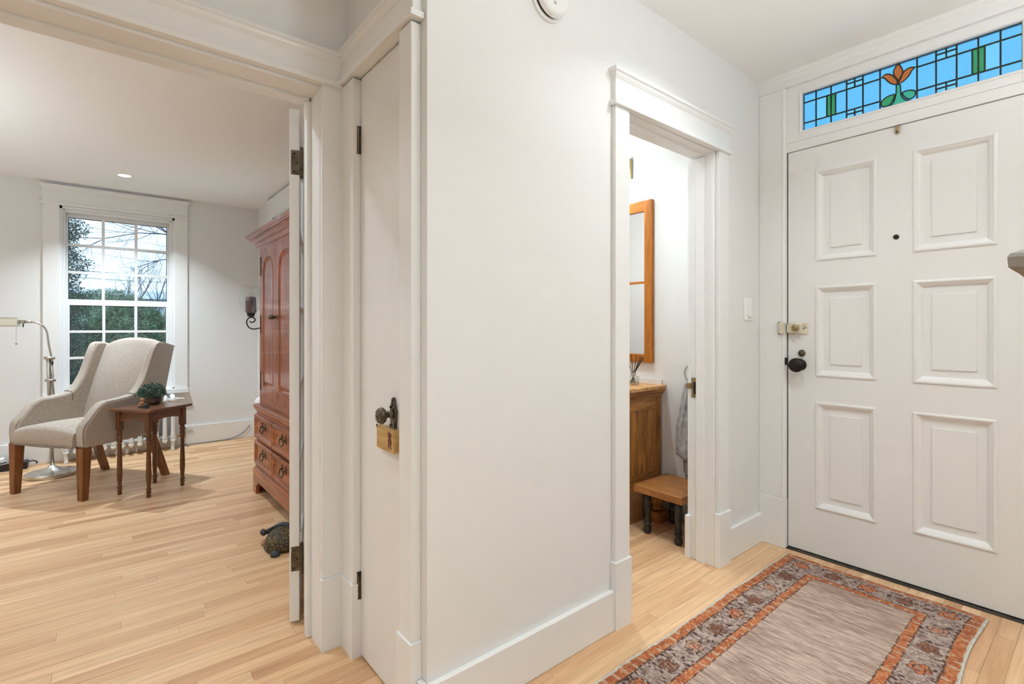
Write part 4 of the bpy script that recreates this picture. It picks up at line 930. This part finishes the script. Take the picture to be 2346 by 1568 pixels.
# ================================================================ WALL SCONCE + CANDLE
sx0, sy0 = -5.29, 1.13
scn = thing('wall_sconce', 'scrolled iron wall sconce with glass hurricane shade beside the armoire', 'sconce', (sx0, 1.29, 1.12))
def SP(px_, py_): return (sx0, sy0+(px_-575)/264, 1.14-(py_-751)/239)
MB().tube(spline([SP(572, 736), SP(576, 739), SP(581, 738), SP(584.5, 734), SP(583, 729.5), SP(577, 727.5), SP(570, 729.5), SP(565.5, 736), SP(566, 743), SP(570, 750), SP(577, 753.8), SP(586, 754), SP(595, 752), SP(606, 748), SP(618, 745)], 5), .0058, 8).build('scroll_arm', 'iron', scn, smooth=True)
MB().box(sx0-.03, sx0+.03, 1.285, 1.294, 1.06, 1.30).build('wall_plate', 'iron', scn, bevel=.003)
MB().lathe([(.022, -.002), (.030, .004), (.036, .030), (.040, .036), (.034, .038)], (sx0, sy0, 1.245), 18).build('cup', 'iron', scn, smooth=True)
MB().lathe([(.047, .0), (.052, .012), (.080, .045), (.098, .085), (.099, .115), (.090, .150), (.080, .185), (.078, .205), (.083, .235), (.091, .258)], (sx0, sy0, 1.283), 28, cap=False).build('hurricane_shade', 'hurricane_glass', scn, smooth=True)
cd_ = MB().lathe([(.046, 0), (.047, .004), (.047, .140), (.043, .148), (.034, .146), (.0005, .138)], (sx0, sy0, 1.286), 22).build('pillar_candle', 'candle', None, smooth=False, org=Vector((sx0, sy0, 1.286))); auto_smooth(cd_, 35)
tag(cd_, 'dark plum pillar candle inside the sconce glass', 'candle')
MB().tube([(sx0, sy0, 1.42), (sx0+.001, sy0, 1.437)], .0015, 5).build('wick', 'reed', cd_)

# ================================================================ TORTOISE DOORSTOP
tx, ty = -2.762, .742
tt = thing('tortoise_ornament', 'brown tortoise ornament with slate grey head on the floor by the open french door', 'ornament', (tx, ty, 0))
m = MB(); nu, nv_ = 28, 12; v = []; f = []
for i in range(nv_+1):
    e = i/nv_*PI/2
    for j in range(nu):
        a = 2*PI*j/nu; rr_ = (math.cos(e)**.62)*(1+.03*math.sin(5*a+4*e)*math.cos(e)); v.append((tx+.094*rr_*math.cos(a), ty+.092*rr_*math.sin(a), .010+.086*math.sin(e)+.002*math.sin(7*a)*math.sin(3*e)))
for i in range(nv_):
    for j in range(nu): f.append((i*nu+j, i*nu+(j+1) % nu, (i+1)*nu+(j+1) % nu, (i+1)*nu+j))
f.append(tuple(range(nu-1, -1, -1))); m.add(v, f).build('shell', 'shell_cells', tt, smooth=True)
nk = [(-2.8381, 0.8051, 0.0454), (-2.8501, 0.7906, 0.0689), (-2.8651, 0.7724, 0.076), (-2.8846, 0.7489, 0.0689), (-2.8811, 0.7217, 0.0605), (-2.8557, 0.6897, 0.0628)]
MB().tube(spline(nk, 5), [.017-.004*i/25 for i in range(len(spline(nk, 5)))], 12).build('neck', 'skin_slate', tt, smooth=True)
MB().lathe([(.0005, -.026), (.009, -.022), (.014, -.010), (.0155, .002), (.0145, .014), (.0005, .024)], (-2.8487, 0.6668, 0.0687), 14, 'x').build('head', 'skin_slate', tt, smooth=True)
for dx, dy in ((-.088, -.062), (.085, -.06), (-.085, .06), (.08, .065)):
    MB().lathe([(.022, 0), (.024, .008), (.018, .022), (.0005, .030)], (tx+dx, ty+dy, 0), 12).build('foot', 'tan_clay' if dx < 0 and dy < 0 else 'skin_slate', tt, smooth=True)
# ================================================================ BATHROOM
vn = thing('vanity_cabinet', 'rustic pine vanity cabinet with plank side beyond the bathroom doorway', 'vanity', (-2.1, 2.45, 0))
VX, VY0, VY1 = -1.80, 2.20, 2.687
MB().box(-2.50, VX-.016, VY0+.016, VY1, .18, .735).build('carcass', 'vanity_wood', vn)
MB().box(VX-.018, VX, 2.648, VY1, .18, .735).build('corner_post', 'vanity_wood', vn, bevel=.002)
MB().box(VX-.018, VX, VY0, 2.25, .18, .735).build('corner_post', 'vanity_wood', vn, bevel=.002)
MB().box(VX-.018, VX-.002, 2.25, 2.648, .645, .735).build('top_rail', 'vanity_wood_y', vn)
MB().box(VX-.018, VX-.002, 2.25, 2.648, .18, .268).build('bottom_rail', 'vanity_wood_y', vn)
for (a, b_) in ((2.25, 2.338), (2.341, 2.453), (2.457, 2.547), (2.550, 2.622)):
    MB().box(VX-.018, VX-.008, a, b_, .262, .650).build('plank', 'vanity_wood', vn, bevel=.0025)
MB().box(VX-.018, VX-.004, 2.622, 2.648, .262, .650).build('plank', 'vanity_wood', vn, bevel=.0025)
for (a, b_) in ((-2.49, -2.155), (-2.145, -1.81)):
    dd = MB().box(a, b_, VY0-.002, VY0+.018, .20, .715).build('door', 'vanity_wood', vn, bevel=.003)
    MB().lathe([(.008, 0), (.006, -.01), (.014, -.018), (.012, -.026), (.0004, -.029)], ((b_-.03 if a < -2.3 else a+.03), VY0-.002, .5), 12, 'y').build('knob', 'old_brass', dd, smooth=True)
crown(MB(), ('x', -2.5, 1), VY0+.004, VY1-.004, .70, [(.722, .004), (.736, .008), (.742, .014), (.752, .0145), (.755, .019), (.764, .020)]).build('cornice', 'vanity_wood_y', vn)
MB().box(-2.52, -1.772, VY0-.028, 2.703, .764, .786).build('counter_top', 'vanity_top_wood', vn, bevel=.004)
MB().box(-2.52, -1.80, 2.690, 2.704, .786, .815).build('back_strip', 'trim_paint', vn)
MB().box(VX-.03, VX+.006, VY0+.02, 2.49, .0, .18).build('plinth', 'vanity_base_wood', vn)
MB().box(-2.50, VX-.02, VY0+.03, VY1, .0, .18).build('plinth', 'vanity_base_wood', vn)
MB().box(VX-.02, -1.715, 2.50, 2.62, .165, .182).build('foot_bracket', 'vanity_wood_y', vn)
ft = MB().lathe([(.026, .060), (.040, .066), (.044, .076), (.030, .084), (.024, .092), (.040, .104), (.047, .120), (.044, .138), (.028, .150), (.030, .168)], (-1.745, 2.560, 0), 20).build('turned_foot', 'vanity_wood', vn, smooth=True)
MB().box(-1.800, -1.690, 2.507, 2.613, .0, .061).build('foot_block', 'vanity_wood_y', ft, bevel=.003)

mi = thing('mirror', 'orange pine framed mirror like an old window sash above the vanity', 'mirror', (-2.16, 2.69, .918))
MX0, MX1, MZ0, MZ1 = -2.47, -1.862, .918, 1.950; MY = 2.677
for (a, b_) in ((MX0, MX0+.056), (MX1-.056, MX1)): MB().box(a, b_, MY, 2.704, MZ0, MZ1).build('frame_stile', 'mirror_wood', mi, bevel=.003)
MB().box(MX0+.056, MX1-.056, MY+.001, 2.703, MZ0, MZ0+.052).build('frame_rail', 'mirror_wood_x', mi, bevel=.002)
MB().box(MX0+.056, MX1-.056, MY+.001, 2.703, MZ1-.070, MZ1).build('frame_rail', 'mirror_wood_x', mi, bevel=.002)
MB().box(MX0+.056, MX1-.056, MY+.006, 2.70, 1.421, 1.436).build('muntin', 'mirror_wood_x', mi)
MB().box(MX0+.05, MX1-.05, 2.690, 2.700, MZ0+.045, MZ1-.062).build('mirror_glass', 'mirror', mi)
for z_ in (1.03, 1.83): MB().lathe([(.005, 0), (.004, -.002), (.0004, -.0025)], (MX1-.022, MY, z_), 8, 'y').build('peg', 'old_brass', mi)

vl = thing('vanity_light', 'brass bar light with glass globes above the bathroom mirror', 'wall light', (-2.28, 2.70, 2.1))
MB().box(-2.53, -2.026, 2.690, 2.704, 2.113, 2.250).build('back_plate', 'old_brass', vl, bevel=.012, seg=3)
for gx_ in (-2.44, -2.29, -2.14):
    MB().tube(spline([(gx_, 2.69, 2.18), (gx_, 2.64, 2.185), (gx_, 2.60, 2.175), (gx_, 2.59, 2.15)], 4), .008, 8).build('arm', 'old_brass', vl, smooth=True)
    MB().lathe([(.022, 2.155), (.022, 2.135)], (gx_, 2.59, 0), 14).build('socket', 'old_brass', vl)
    MB().lathe([(.0005, -.045), (.022, -.041), (.038, -.026), (.045, -.004), (.040, .018), (.026, .036), (.018, .042)], (gx_, 2.59, 2.097), 18).build('globe', 'globe_glow', vl, smooth=True)

df = thing('reed_diffuser', 'clear glass reed diffuser with black reeds on the vanity', 'diffuser', (-1.918, 2.565, .786))
dx_, dy_ = -1.918, 2.565
MB().box(dx_-.028, dx_+.028, dy_-.028, dy_+.028, .7862, .838).build('bottle', 'bottle_glass', df, bevel=.004)
MB().box(dx_-.024, dx_+.024, dy_-.024, dy_+.024, .790, .812).build('oil', 'bottle_glass', df)
MB().lathe([(.014, .838), (.014, .846), (.017, .847), (.017, .862), (.010, .862), (.010, .838)], (dx_, dy_, 0), 16, cap=False).build('neck', 'nickel', df)
rs = random.Random(11)
for k, (ax_, ay_) in enumerate(((-.055, .0), (-.03, .02), (-.008, -.01), (.018, .01), (.038, .02), (.052, .012), (.060, .022), (.066, .004))):
    MB().tube([(dx_-ax_*.30, dy_-ay_*.3, .794), (dx_+ax_*.15, dy_+ay_*.15, .86), (dx_+ax_, dy_+ay_, .972-abs(ax_)*.25+rs.uniform(-.004, .004))], .0022, 6).build('reed', 'reed', df)

tg = thing('towel_ring', 'brushed brass towel ring on the bathroom wall', 'towel ring', (-1.562, 2.70, .93))
MB().lathe([(.020, 0), (.020, -.006), (.010, -.010), (.008, -.045)], (-1.562, 2.704, .930), 14, 'y').build('mount', 'nickel', tg)
ringp = [(-1.562+.060*math.cos(a), 2.662, .872+.060*math.sin(a)) for a in [2*PI*i/32 for i in range(33)]]
MB().tube(ringp, .0048, 8, False).build('ring', 'nickel', tg, smooth=True)
# towel: two hanging layers of folded cloth
tw = thing('hand_towel', 'grey rumpled hand towel hanging from the towel ring', 'towel', (-1.565, 2.66, .27))
def drape(name, x0, x1, y0, zt_, zb_, seed, amp):
    rs = random.Random(seed); nu, nv_ = 34, 26; v = []; f = []
    for side in (0, 1):
        for i in range(nv_+1):
            t_ = i/nv_; z_ = zt_+(zb_-zt_)*t_
            pin = .40+.60*min(1, t_*1.7)**.7
            for j in range(nu+1):
                u = j/nu; x_ = -1.562+((x0+(x1-x0)*u)+1.562)*pin
                y_ = y0+amp*(.35+.65*t_)*math.sin(u*17+1.2*math.sin(t_*3)+seed)+.004*math.sin(u*41+t_*6)
                v.append((x_, y_+(.004 if side else -.004), z_+(.012*math.sin(u*9+seed) if i == nv_ else 0)))
    n = (nu+1)*(nv_+1)
    for s in (0, 1):
        for i in range(nv_):
            for j in range(nu):
                a = s*n+i*(nu+1)+j; q = (a, a+1, a+nu+2, a+nu+1); f.append(q if not s else q[::-1])
    for i in range(nv_):
        for j in (0, nu): a = i*(nu+1)+j; f.append((a, a+nu+1, a+nu+1+n, a+n))
    for j in range(nu):
        for i in (0, nv_): a = i*(nu+1)+j; f.append((a, a+1, a+1+n, a+n))
    return MB().add(v, f).build(name, 'towel', tw, smooth=True)
drape('front_layer', -1.672, -1.455, 2.644, .818, .372, 1, .009)
drape('back_layer', -1.638, -1.470, 2.676, .818, .272, 2, .007)

stl = thing('step_stool', 'low wooden step stool with black turned legs in the bathroom', 'stool', (-1.57, 2.46, 0))
for (a, b_) in ((2.312, 2.470), (2.4715, 2.640)): MB().box(-1.730, -1.425, a, b_, .222, .264).build('seat_board', 'stool_wood', stl, bevel=.005, seg=2)
SL = [(.012, 0), (.018, .004), (.022, .018), (.021, .032), (.013, .044), (.021, .050), (.0215, .060), (.015, .066), (.021, .072), (.0205, .080), (.014, .088), (.016, .105), (.021, .130), (.0235, .155), (.020, .172), (.0225, .178), (.0225, .224)]
for (a, b_) in ((-1.663, 2.352), (-1.466, 2.345), (-1.655, 2.585), (-1.470, 2.585)):
    MB().lathe(SL, (a, b_, 0), 18).build('leg', 'stool_leg_black', stl, smooth=True)

# ================================================================ HALL FITTINGS
sd = thing('smoke_detector', 'round white smoke detector high on the hall wall', 'smoke detector', (-1.224, 1.172, 2.237))
c = (-1.224, 1.165, 2.242)
o = MB().lathe([(.074, 0), (.074, .010), (.070, .013)], c, 44, 'x').build('base_ring', 'detector_white', sd); auto_smooth(o, 30)
MB().lathe([(.063, .012), (.063, .024)], c, 40, 'x').build('vent_gap', 'gap_dark', sd)
o = MB().lathe([(.066, .0215), (.068, .023), (.067, .036), (.061, .0435), (.052, .0455), (.0005, .046)], c, 44, 'x', True).build('cover', 'detector_white', sd); auto_smooth(o, 40)
MB().lathe([(.0175, .0452), (.0175, .0472), (.0155, .0472), (.0155, .0452)], c, 28, 'x', False).build('button_groove', 'mark_grey', sd)
MB().lathe([(.011, .0452), (.011, .0475), (.0098, .0475), (.0098, .0452)], c, 24, 'x', False).build('button_groove', 'mark_grey', sd)
for k, (dy, dz) in enumerate(((-.010, -.026), (-.007, -.031), (-.004, -.036))):
    MB().tube([(c[0]+.0452, c[1]+dy-.005, c[2]+dz+.000), (c[0]+.0452, c[1]+dy+.005, c[2]+dz+.003)], .0016, 6).build('slot', 'mark_grey', sd)

sw = thing('light_switch', 'white rocker light switch on the hall wall by the front door', 'light switch', (-1.224, 2.598, 1.236))
MB().box(-1.224, -1.2185, 2.561, 2.635, 1.177, 1.295).build('plate', 'white_plastic', sw, bevel=.002)
MB().box(-1.219, -1.2155, 2.581, 2.615, 1.202, 1.270).build('rocker', 'white_plastic', sw, bevel=.0015)
MB().box(-1.2186, -1.2180, 2.596, 2.622, 1.190, 1.193).build('indicator', 'mark_grey', sw)

nw = thing('newel_post', 'white newel post coloured as in shade, with moulded cap at the right edge', 'newel post', (-.02, 1.195, 0))
MB().box(-.075, .035, 1.150, 1.260, 0, 1.20).build('post', 'newel_shade', nw, bevel=.004)
crown(MB(), ('y', 1.2925, -1), -.0755, .0355, .1425+.0, [(1.178, -.001), (1.182, .004), (1.198, .007), (1.214, .014), (1.226, .024), (1.232, .031), (1.236, .035), (1.252, .036), (1.258, .033), (1.268, .012)]).build('cap', 'newel_shade', nw)
MB().box(-.090, .050, 1.135, 1.275, 0, .16).build('plinth', 'newel_shade', nw, bevel=.004)

# ================================================================ RUG
rg = thing('rug', 'worn orange-bordered oriental rug in front of the front door', 'rug', (-.69, 1.75, 0))
RX0, RX1, RY0, RY1 = -1.058, -.326, .80, 2.668
nu, nv_ = 250, 640
U, V = np.meshgrid(np.linspace(0, 1, nu), np.linspace(0, 1, nv_))
Wd, Ln = RX1-RX0, RY1-RY0
def hsh(a, b_, s=0):
    r_ = np.sin(a*127.1+b_*311.7+s*74.7)*43758.5453; return r_-np.floor(r_)
def vnoise(x_, y_, s=0):
    xi, yi = np.floor(x_), np.floor(y_); xf, yf = x_-xi, y_-yi; xf = xf*xf*(3-2*xf); yf = yf*yf*(3-2*yf)
    return (hsh(xi, yi, s)*(1-xf)+hsh(xi+1, yi, s)*xf)*(1-yf)+(hsh(xi, yi+1, s)*(1-xf)+hsh(xi+1, yi+1, s)*xf)*yf
X = U*Wd; Y = (1-V)*Ln      # Y measured from the far (door) end
dl, dr_, df_, dn = X, Wd-X, Y, Ln-Y
jit = .004*(vnoise(X*30, Y*30, 1)-.5)+.003*(vnoise(X*120, Y*120, 2)-.5)
ds = np.minimum(dl, dr_)+jit; de = np.minimum(df_, dn)+jit+.004
d_ = np.minimum(ds, de*.98)
end = de < ds
lin = lambda *c_: np.array(rgb(*c_)[:3])
fieldA, fieldB = lin(200, 176, 161), lin(150, 124, 110)
st = .40*vnoise(X*16, Y*170, 3)+.42*vnoise(X*40, Y*300, 4)+.18*vnoise(X*5, Y*12, 5)
st = np.clip((st-.28)/.44, 0, 1)
COLR = fieldB+(fieldA-fieldB)*st[..., None]
stain = np.clip((vnoise(X*7, Y*7, 6)-.55)*2.2, 0, 1)*np.clip(1-(Y-.18)/.35, 0, 1)
COLR = COLR*(1-.35*stain[..., None])+lin(120, 108, 84)*.35*stain[..., None]
# motif band
bandA, bandB = lin(188, 168, 157), lin(140, 118, 109)
along = np.where(end, X, Y); cross = np.where(end, de, ds)
nb = np.clip((.5*vnoise(X*60, Y*200, 7)+.5*vnoise(X*160, Y*90, 8)-.3)/.4, 0, 1)
band = bandB+(bandA-bandB)*nb[..., None]
dash = (vnoise(X*95, Y*240, 9) > .66) & (vnoise(X*30, Y*34, 10) > .42)
band = np.where(dash[..., None], lin(78, 50, 44), band)
seqC = [lin(198, 114, 66), lin(132, 84, 60), lin(182, 138, 116), lin(136, 90, 66)]
dark = lin(80, 56, 48)
def flower(cx_, cy_, k, R_):
    global band
    dx = X-cx_; dy = Y-cy_; rr_ = np.hypot(dx, dy*.95)+.004*(vnoise(X*140, Y*140, 11)-.5); th_ = np.arctan2(dy, dx)
    lobe = R_*(.66+.34*np.abs(np.cos(th_*2.5+k*.7)))
    m_ = rr_ < lobe; o_ = (rr_ >= lobe*.92) & (rr_ < lobe*1.08); cc = rr_ < R_*.22
    ring_ = np.abs(rr_-R_*.5) < R_*.06
    tone = .8+.4*vnoise(X*150, Y*260, 12)
    worn = vnoise(X*110, Y*200, 19+k) > .26
    band = np.where((m_ & worn)[..., None], seqC[k % 4]*tone[..., None], band)
    band = np.where(((o_ | ring_) & (vnoise(X*220, Y*220, 13) > .3))[..., None], dark, band)
    band = np.where(cc[..., None], seqC[(k+2) % 4]*.8, band)
cb_ = .097
k = 0; y_ = .092
while y_ < Ln:
    for cx_ in (cb_, Wd-cb_): flower(cx_, y_, k if cx_ == cb_ else k+(0 if k == 0 else 1), .034)
    y_ += .157; k += 1
for i in range(1, 4): 
    flower(cb_+(Wd-2*cb_)*i/4, .092, (0 if i == 2 else 1), .036); flower(cb_+(Wd-2*cb_)*i/4, Ln-.092, (0 if i == 2 else 1), .036)
inband = (d_ > .045) & (d_ <= .148)
COLR = np.where(inband[..., None], band, COLR)
orA, orB, orC = lin(188, 106, 60), lin(152, 80, 50), lin(204, 148, 98)
t1 = np.clip(vnoise(X*45, Y*45, 14)*1.4-.2, 0, 1); t2 = vnoise(X*140, Y*420, 15)
org_ = orB+(orA-orB)*t1[..., None]; org_ = np.where((t2 > .70)[..., None], orC, org_)
blob = (np.abs(np.sin(along*PI/.045)) > .93) & (vnoise(X*60, Y*60, 16) > .45)
org_ = np.where(blob[..., None], lin(190, 160, 136), org_)
outer_w = np.where(end, .030, .042)
COLR = np.where((d_ <= outer_w)[..., None], org_, COLR)
COLR = np.where(((d_ > .148) & (d_ <= .181))[..., None], org_, COLR)
for c0, w_ in ((.0445, .0035), (.148, .0025), (.181, .002)):
    ln_ = (np.abs(d_-c0) < w_) & (vnoise(X*120, Y*120, 17) > .35)
    COLR = np.where(ln_[..., None], dark*1.3, COLR)
COLR = np.where((d_ < .006)[..., None], lin(200, 190, 172), COLR)
# wavy edges, slight ripple in height
ex = .003*np.sin(Y*7+1)+.0015*np.sin(Y*19)
PXr = RX0+X+np.where(X < Wd/2, (1-2*X/Wd)*ex, (2*X/Wd-1)*.006*np.sin(Y*9+2)); ey = .004*np.sin(X*11+.5)+.0025*np.sin(X*23)
PYr = RY1-Y+np.clip(1-Y/.3, 0, 1)*ey
edge = np.minimum(np.minimum(dl, dr_), np.minimum(df_, dn))
PZr = .0065+.0025*np.clip(1-dl/.05, 0, 1)*np.clip(np.sin(Y*8+.6), 0, 1)+.0008*(vnoise(X*90, Y*90, 18)-.5); PZr = np.where(edge < .001, .001, PZr)
v = np.stack([PXr+.69, PYr-1.75, PZr], -1).reshape(-1, 3)
idx = np.arange(nu*nv_).reshape(nv_, nu); q = np.stack([idx[:-1, :-1], idx[1:, :-1], idx[1:, 1:], idx[:-1, 1:]], -1).reshape(-1, 4)
q = q[:, ::-1]
me = bpy.data.meshes.new('pile'); me.vertices.add(len(v)); me.vertices.foreach_set('co', v.ravel().astype(np.float32))
me.loops.add(q.size); me.loops.foreach_set('vertex_index', q.ravel().astype(np.int32)); me.polygons.add(len(q))
me.polygons.foreach_set('loop_start', np.arange(0, q.size, 4, dtype=np.int32)); me.polygons.foreach_set('loop_total', np.full(len(q), 4, dtype=np.int32)); me.update(calc_edges=True)
ca = me.color_attributes.new('weave', 'FLOAT_COLOR', 'POINT'); cc = np.ones((len(v), 4), np.float32); cc[:, :3] = np.clip(COLR.reshape(-1, 3), 0, 1); ca.data.foreach_set('color', cc.ravel())
me.polygons.foreach_set('use_smooth', np.ones(len(q), bool)); me.materials.append(MATS['rug_wool'])
po = bpy.data.objects.new('pile', me); link(po, rg)
if me.polygons[0].normal.z < 0: me.flip_normals()
for side in (0, 1):
    col_ = 0 if side == 0 else nu-1
    path = [(PXr[i, col_], PYr[i, col_], PZr[i, col_]+.0030) for i in range(0, nv_, 4)]
    MB().tube(path, [.0035+.0012*abs(math.sin(i*1.3)) for i in range(len(path))], 6).build('selvedge_binding', 'rug_binding', rg, smooth=True)
path = [(PXr[nv_-1, j], PYr[nv_-1, j], .0035) for j in range(0, nu, 4)]
MB().tube(path, .0026, 6).build('end_binding', 'rug_binding', rg)

# ================================================================ OUTDOORS
GZ = -.7
struct(B(-90, -5.97, -60, 60, GZ-.2, GZ), 'ground', 'grass', 'lawn outside the living room window')
def leaf_cloud(name, mat, parent, pts, size, seed):
    rs = np.random.RandomState(seed); n = len(pts); P = np.asarray(pts)
    A = rs.normal(size=(n, 3)); A /= np.linalg.norm(A, axis=1)[:, None]; Bv = rs.normal(size=(n, 3)); Bv -= A*(A*Bv).sum(1)[:, None]; Bv /= np.linalg.norm(Bv, axis=1)[:, None]
    s = size*rs.uniform(.5, 1.4, (n, 1)); v = np.stack([P-A*s, P+Bv*s*.35, P+A*s, P-Bv*s*.35], 1).reshape(-1, 3)
    org = ORG.get(parent.name, Vector((0, 0, 0)))
    me = bpy.data.meshes.new(name); me.from_pydata((v-np.array(org)).tolist(), [], [(4*i, 4*i+1, 4*i+2, 4*i+3) for i in range(n)]); me.update(); me.materials.append(MATS[mat])
    o = bpy.data.objects.new(name, me); link(o, parent); o['kind'] = 'stuff'; return o
rs = np.random.RandomState(4)
EX, EY = -9.45, -.66
ev = thing('evergreen_tree', 'tall dark evergreen at the left edge of the living room window', 'tree', (EX, EY, GZ))
n = 70000; z_ = rs.uniform(0, 1, n); rad = (.60*(1-z_)**.5+.12)*(.84+.16*np.sin(z_*70)+.22*rs.rand(n)); a = rs.uniform(0, 2*PI, n); rr_ = rad*np.sqrt(rs.uniform(.3, 1, n))
leaf_cloud('foliage', 'evergreen_dark', ev, np.stack([EX+rr_*np.cos(a), EY+rr_*np.sin(a), GZ+.1+z_*5.6], -1), .019, 1)
MB().tube([(EX, EY, GZ), (EX, EY, GZ+4.6)], [.09, .015], 8).build('trunk', 'hazy_bark', ev)
for k, (hx, hy, hr, hh, mt, lb) in enumerate(((-10.75, .45, .72, 2.30, 'evergreen_mid', 'dense green shrub filling the middle of the lower window'), (-12.0, 1.75, .85, 2.45, 'hedge_light', 'blue-green shrub at the right of the lower window'), (-12.35, -.35, .95, 2.5, 'hedge_light', 'pale green shrub behind the tall evergreen'), (-10.7, -1.9, .9, 2.2, 'evergreen_mid', 'green shrub left of the tall evergreen, out past the window edge'), (-10.3, 2.9, .9, 2.2, 'evergreen_mid', 'green shrub right of the others, out past the window edge'), (-14.75, .2, 1.1, 2.75, 'evergreen_mid', 'large shrub at the back, behind the two nearest shrubs'), (-14.6, 3.0, 1.3, 2.8, 'evergreen_mid', 'large shrub at the back right of the garden'))):
    sh = thing('garden_shrub', lb, 'shrub', (hx, hy, GZ), group='shrubs outside the window')
    n = 40000; cz_ = rs.uniform(-1, 1, n); a = rs.uniform(0, 2*PI, n); rr_ = (1-np.abs(cz_)**3.2)**.5*rs.uniform(.5, 1, n)**.35; bump = .92+.08*np.sin(a*5+k)*np.sin(cz_*6+k)
    P = np.stack([hx+hr*rr_*np.cos(a)*bump, hy+hr*rr_*np.sin(a)*bump, GZ+hh*.5+hh*.5*cz_*rs.uniform(.85, 1, n)], -1)
    leaf_cloud('foliage', mt, sh, P, .023, 10+k)
    m = MB()
    for q in range(9): a = q*.7; m.tube([(hx, hy, GZ), (hx+.4*hr*math.cos(a), hy+.4*hr*math.sin(a), GZ+hh*.45), (hx+.7*hr*math.cos(a), hy+.7*hr*math.sin(a), GZ+hh*.7)], [.03, .018, .006], 5)
    m.build('stems', 'hazy_bark', sh)
def bare_tree(label, base, h, seed, lean, spread, r0=.09, depth=5, dirs=None):
    t = thing('bare_tree', label, 'tree', base, group='bare trees outside the window'); rs = random.Random(seed); m = MB()
    def grow(p, d, L, r, lev):
        pts = [p]; q = p.copy(); dd = d.copy(); nseg = 5 if lev < 2 else 3
        for i in range(nseg):
            dd = (dd+Vector((rs.gauss(0, .16), rs.gauss(0, .16), rs.gauss(.0, .14)))).normalized(); q = q+dd*L/nseg; pts.append(q.copy())
        m.tube(pts, [r*(1-.55*i/nseg) for i in range(nseg+1)], 6 if lev < 2 else 4, cap=False)
        if lev >= depth: return
        for k in range(rs.choice((3, 4, 4)) if lev else 9):
            i = rs.randint(1, nseg) if lev else rs.randint(2, nseg); ax = dd.orthogonal(); ax.rotate(Matrix.Rotation(rs.uniform(0, 6.28), 3, dd))
            nd = (dd*rs.uniform(.4, .9)+ax.normalized()*rs.uniform(.5, 1.0)*spread+Vector(lean)*(.8 if lev < 2 else .15)).normalized()
            grow(pts[i], nd, L*rs.uniform(.50, .72), r*.52*(1-.06*i), lev+1)
    grow(Vector(base), Vector((0, 0, 1)), h, r0, 0)
    m.build('branches', 'hazy_bark', t); return t
bare_tree('bare branching tree reaching in from the right of the window', (-22.8, 4.3, GZ), 6.3, 21, (.0, -.75, .08), .9, .125, 4)
bare_tree('slim bare tree far beyond the shrubs', (-33, .35, GZ), 3.6, 8, (0, -.05, .8), .5, .06, 3)
bare_tree('second slim bare tree beside the distant house', (-33, 3.0, GZ), 3.4, 5, (0, .1, .7), .55, .06, 3)
hs = thing('distant_house', 'pale distant house with a low roof seen above the shrubs', 'house', (-46, 1.5, GZ))
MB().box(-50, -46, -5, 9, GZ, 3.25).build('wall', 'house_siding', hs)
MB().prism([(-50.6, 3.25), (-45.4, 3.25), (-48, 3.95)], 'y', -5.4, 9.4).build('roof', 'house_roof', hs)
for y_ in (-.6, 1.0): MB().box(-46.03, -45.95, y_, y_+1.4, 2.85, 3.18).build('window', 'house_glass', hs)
up = thing('utility_pole', 'utility pole with sagging wires crossing the view outside the window', 'utility pole', (-29, -9, GZ))
MB().tube([(-29, -9, GZ), (-29, -9, 8.2)], [.14, .10], 10).build('pole', 'hazy_bark', up)
MB().box(-29.06, -28.94, -9.6, -8.4, 7.4, 7.55).build('crossarm', 'hazy_bark', up)
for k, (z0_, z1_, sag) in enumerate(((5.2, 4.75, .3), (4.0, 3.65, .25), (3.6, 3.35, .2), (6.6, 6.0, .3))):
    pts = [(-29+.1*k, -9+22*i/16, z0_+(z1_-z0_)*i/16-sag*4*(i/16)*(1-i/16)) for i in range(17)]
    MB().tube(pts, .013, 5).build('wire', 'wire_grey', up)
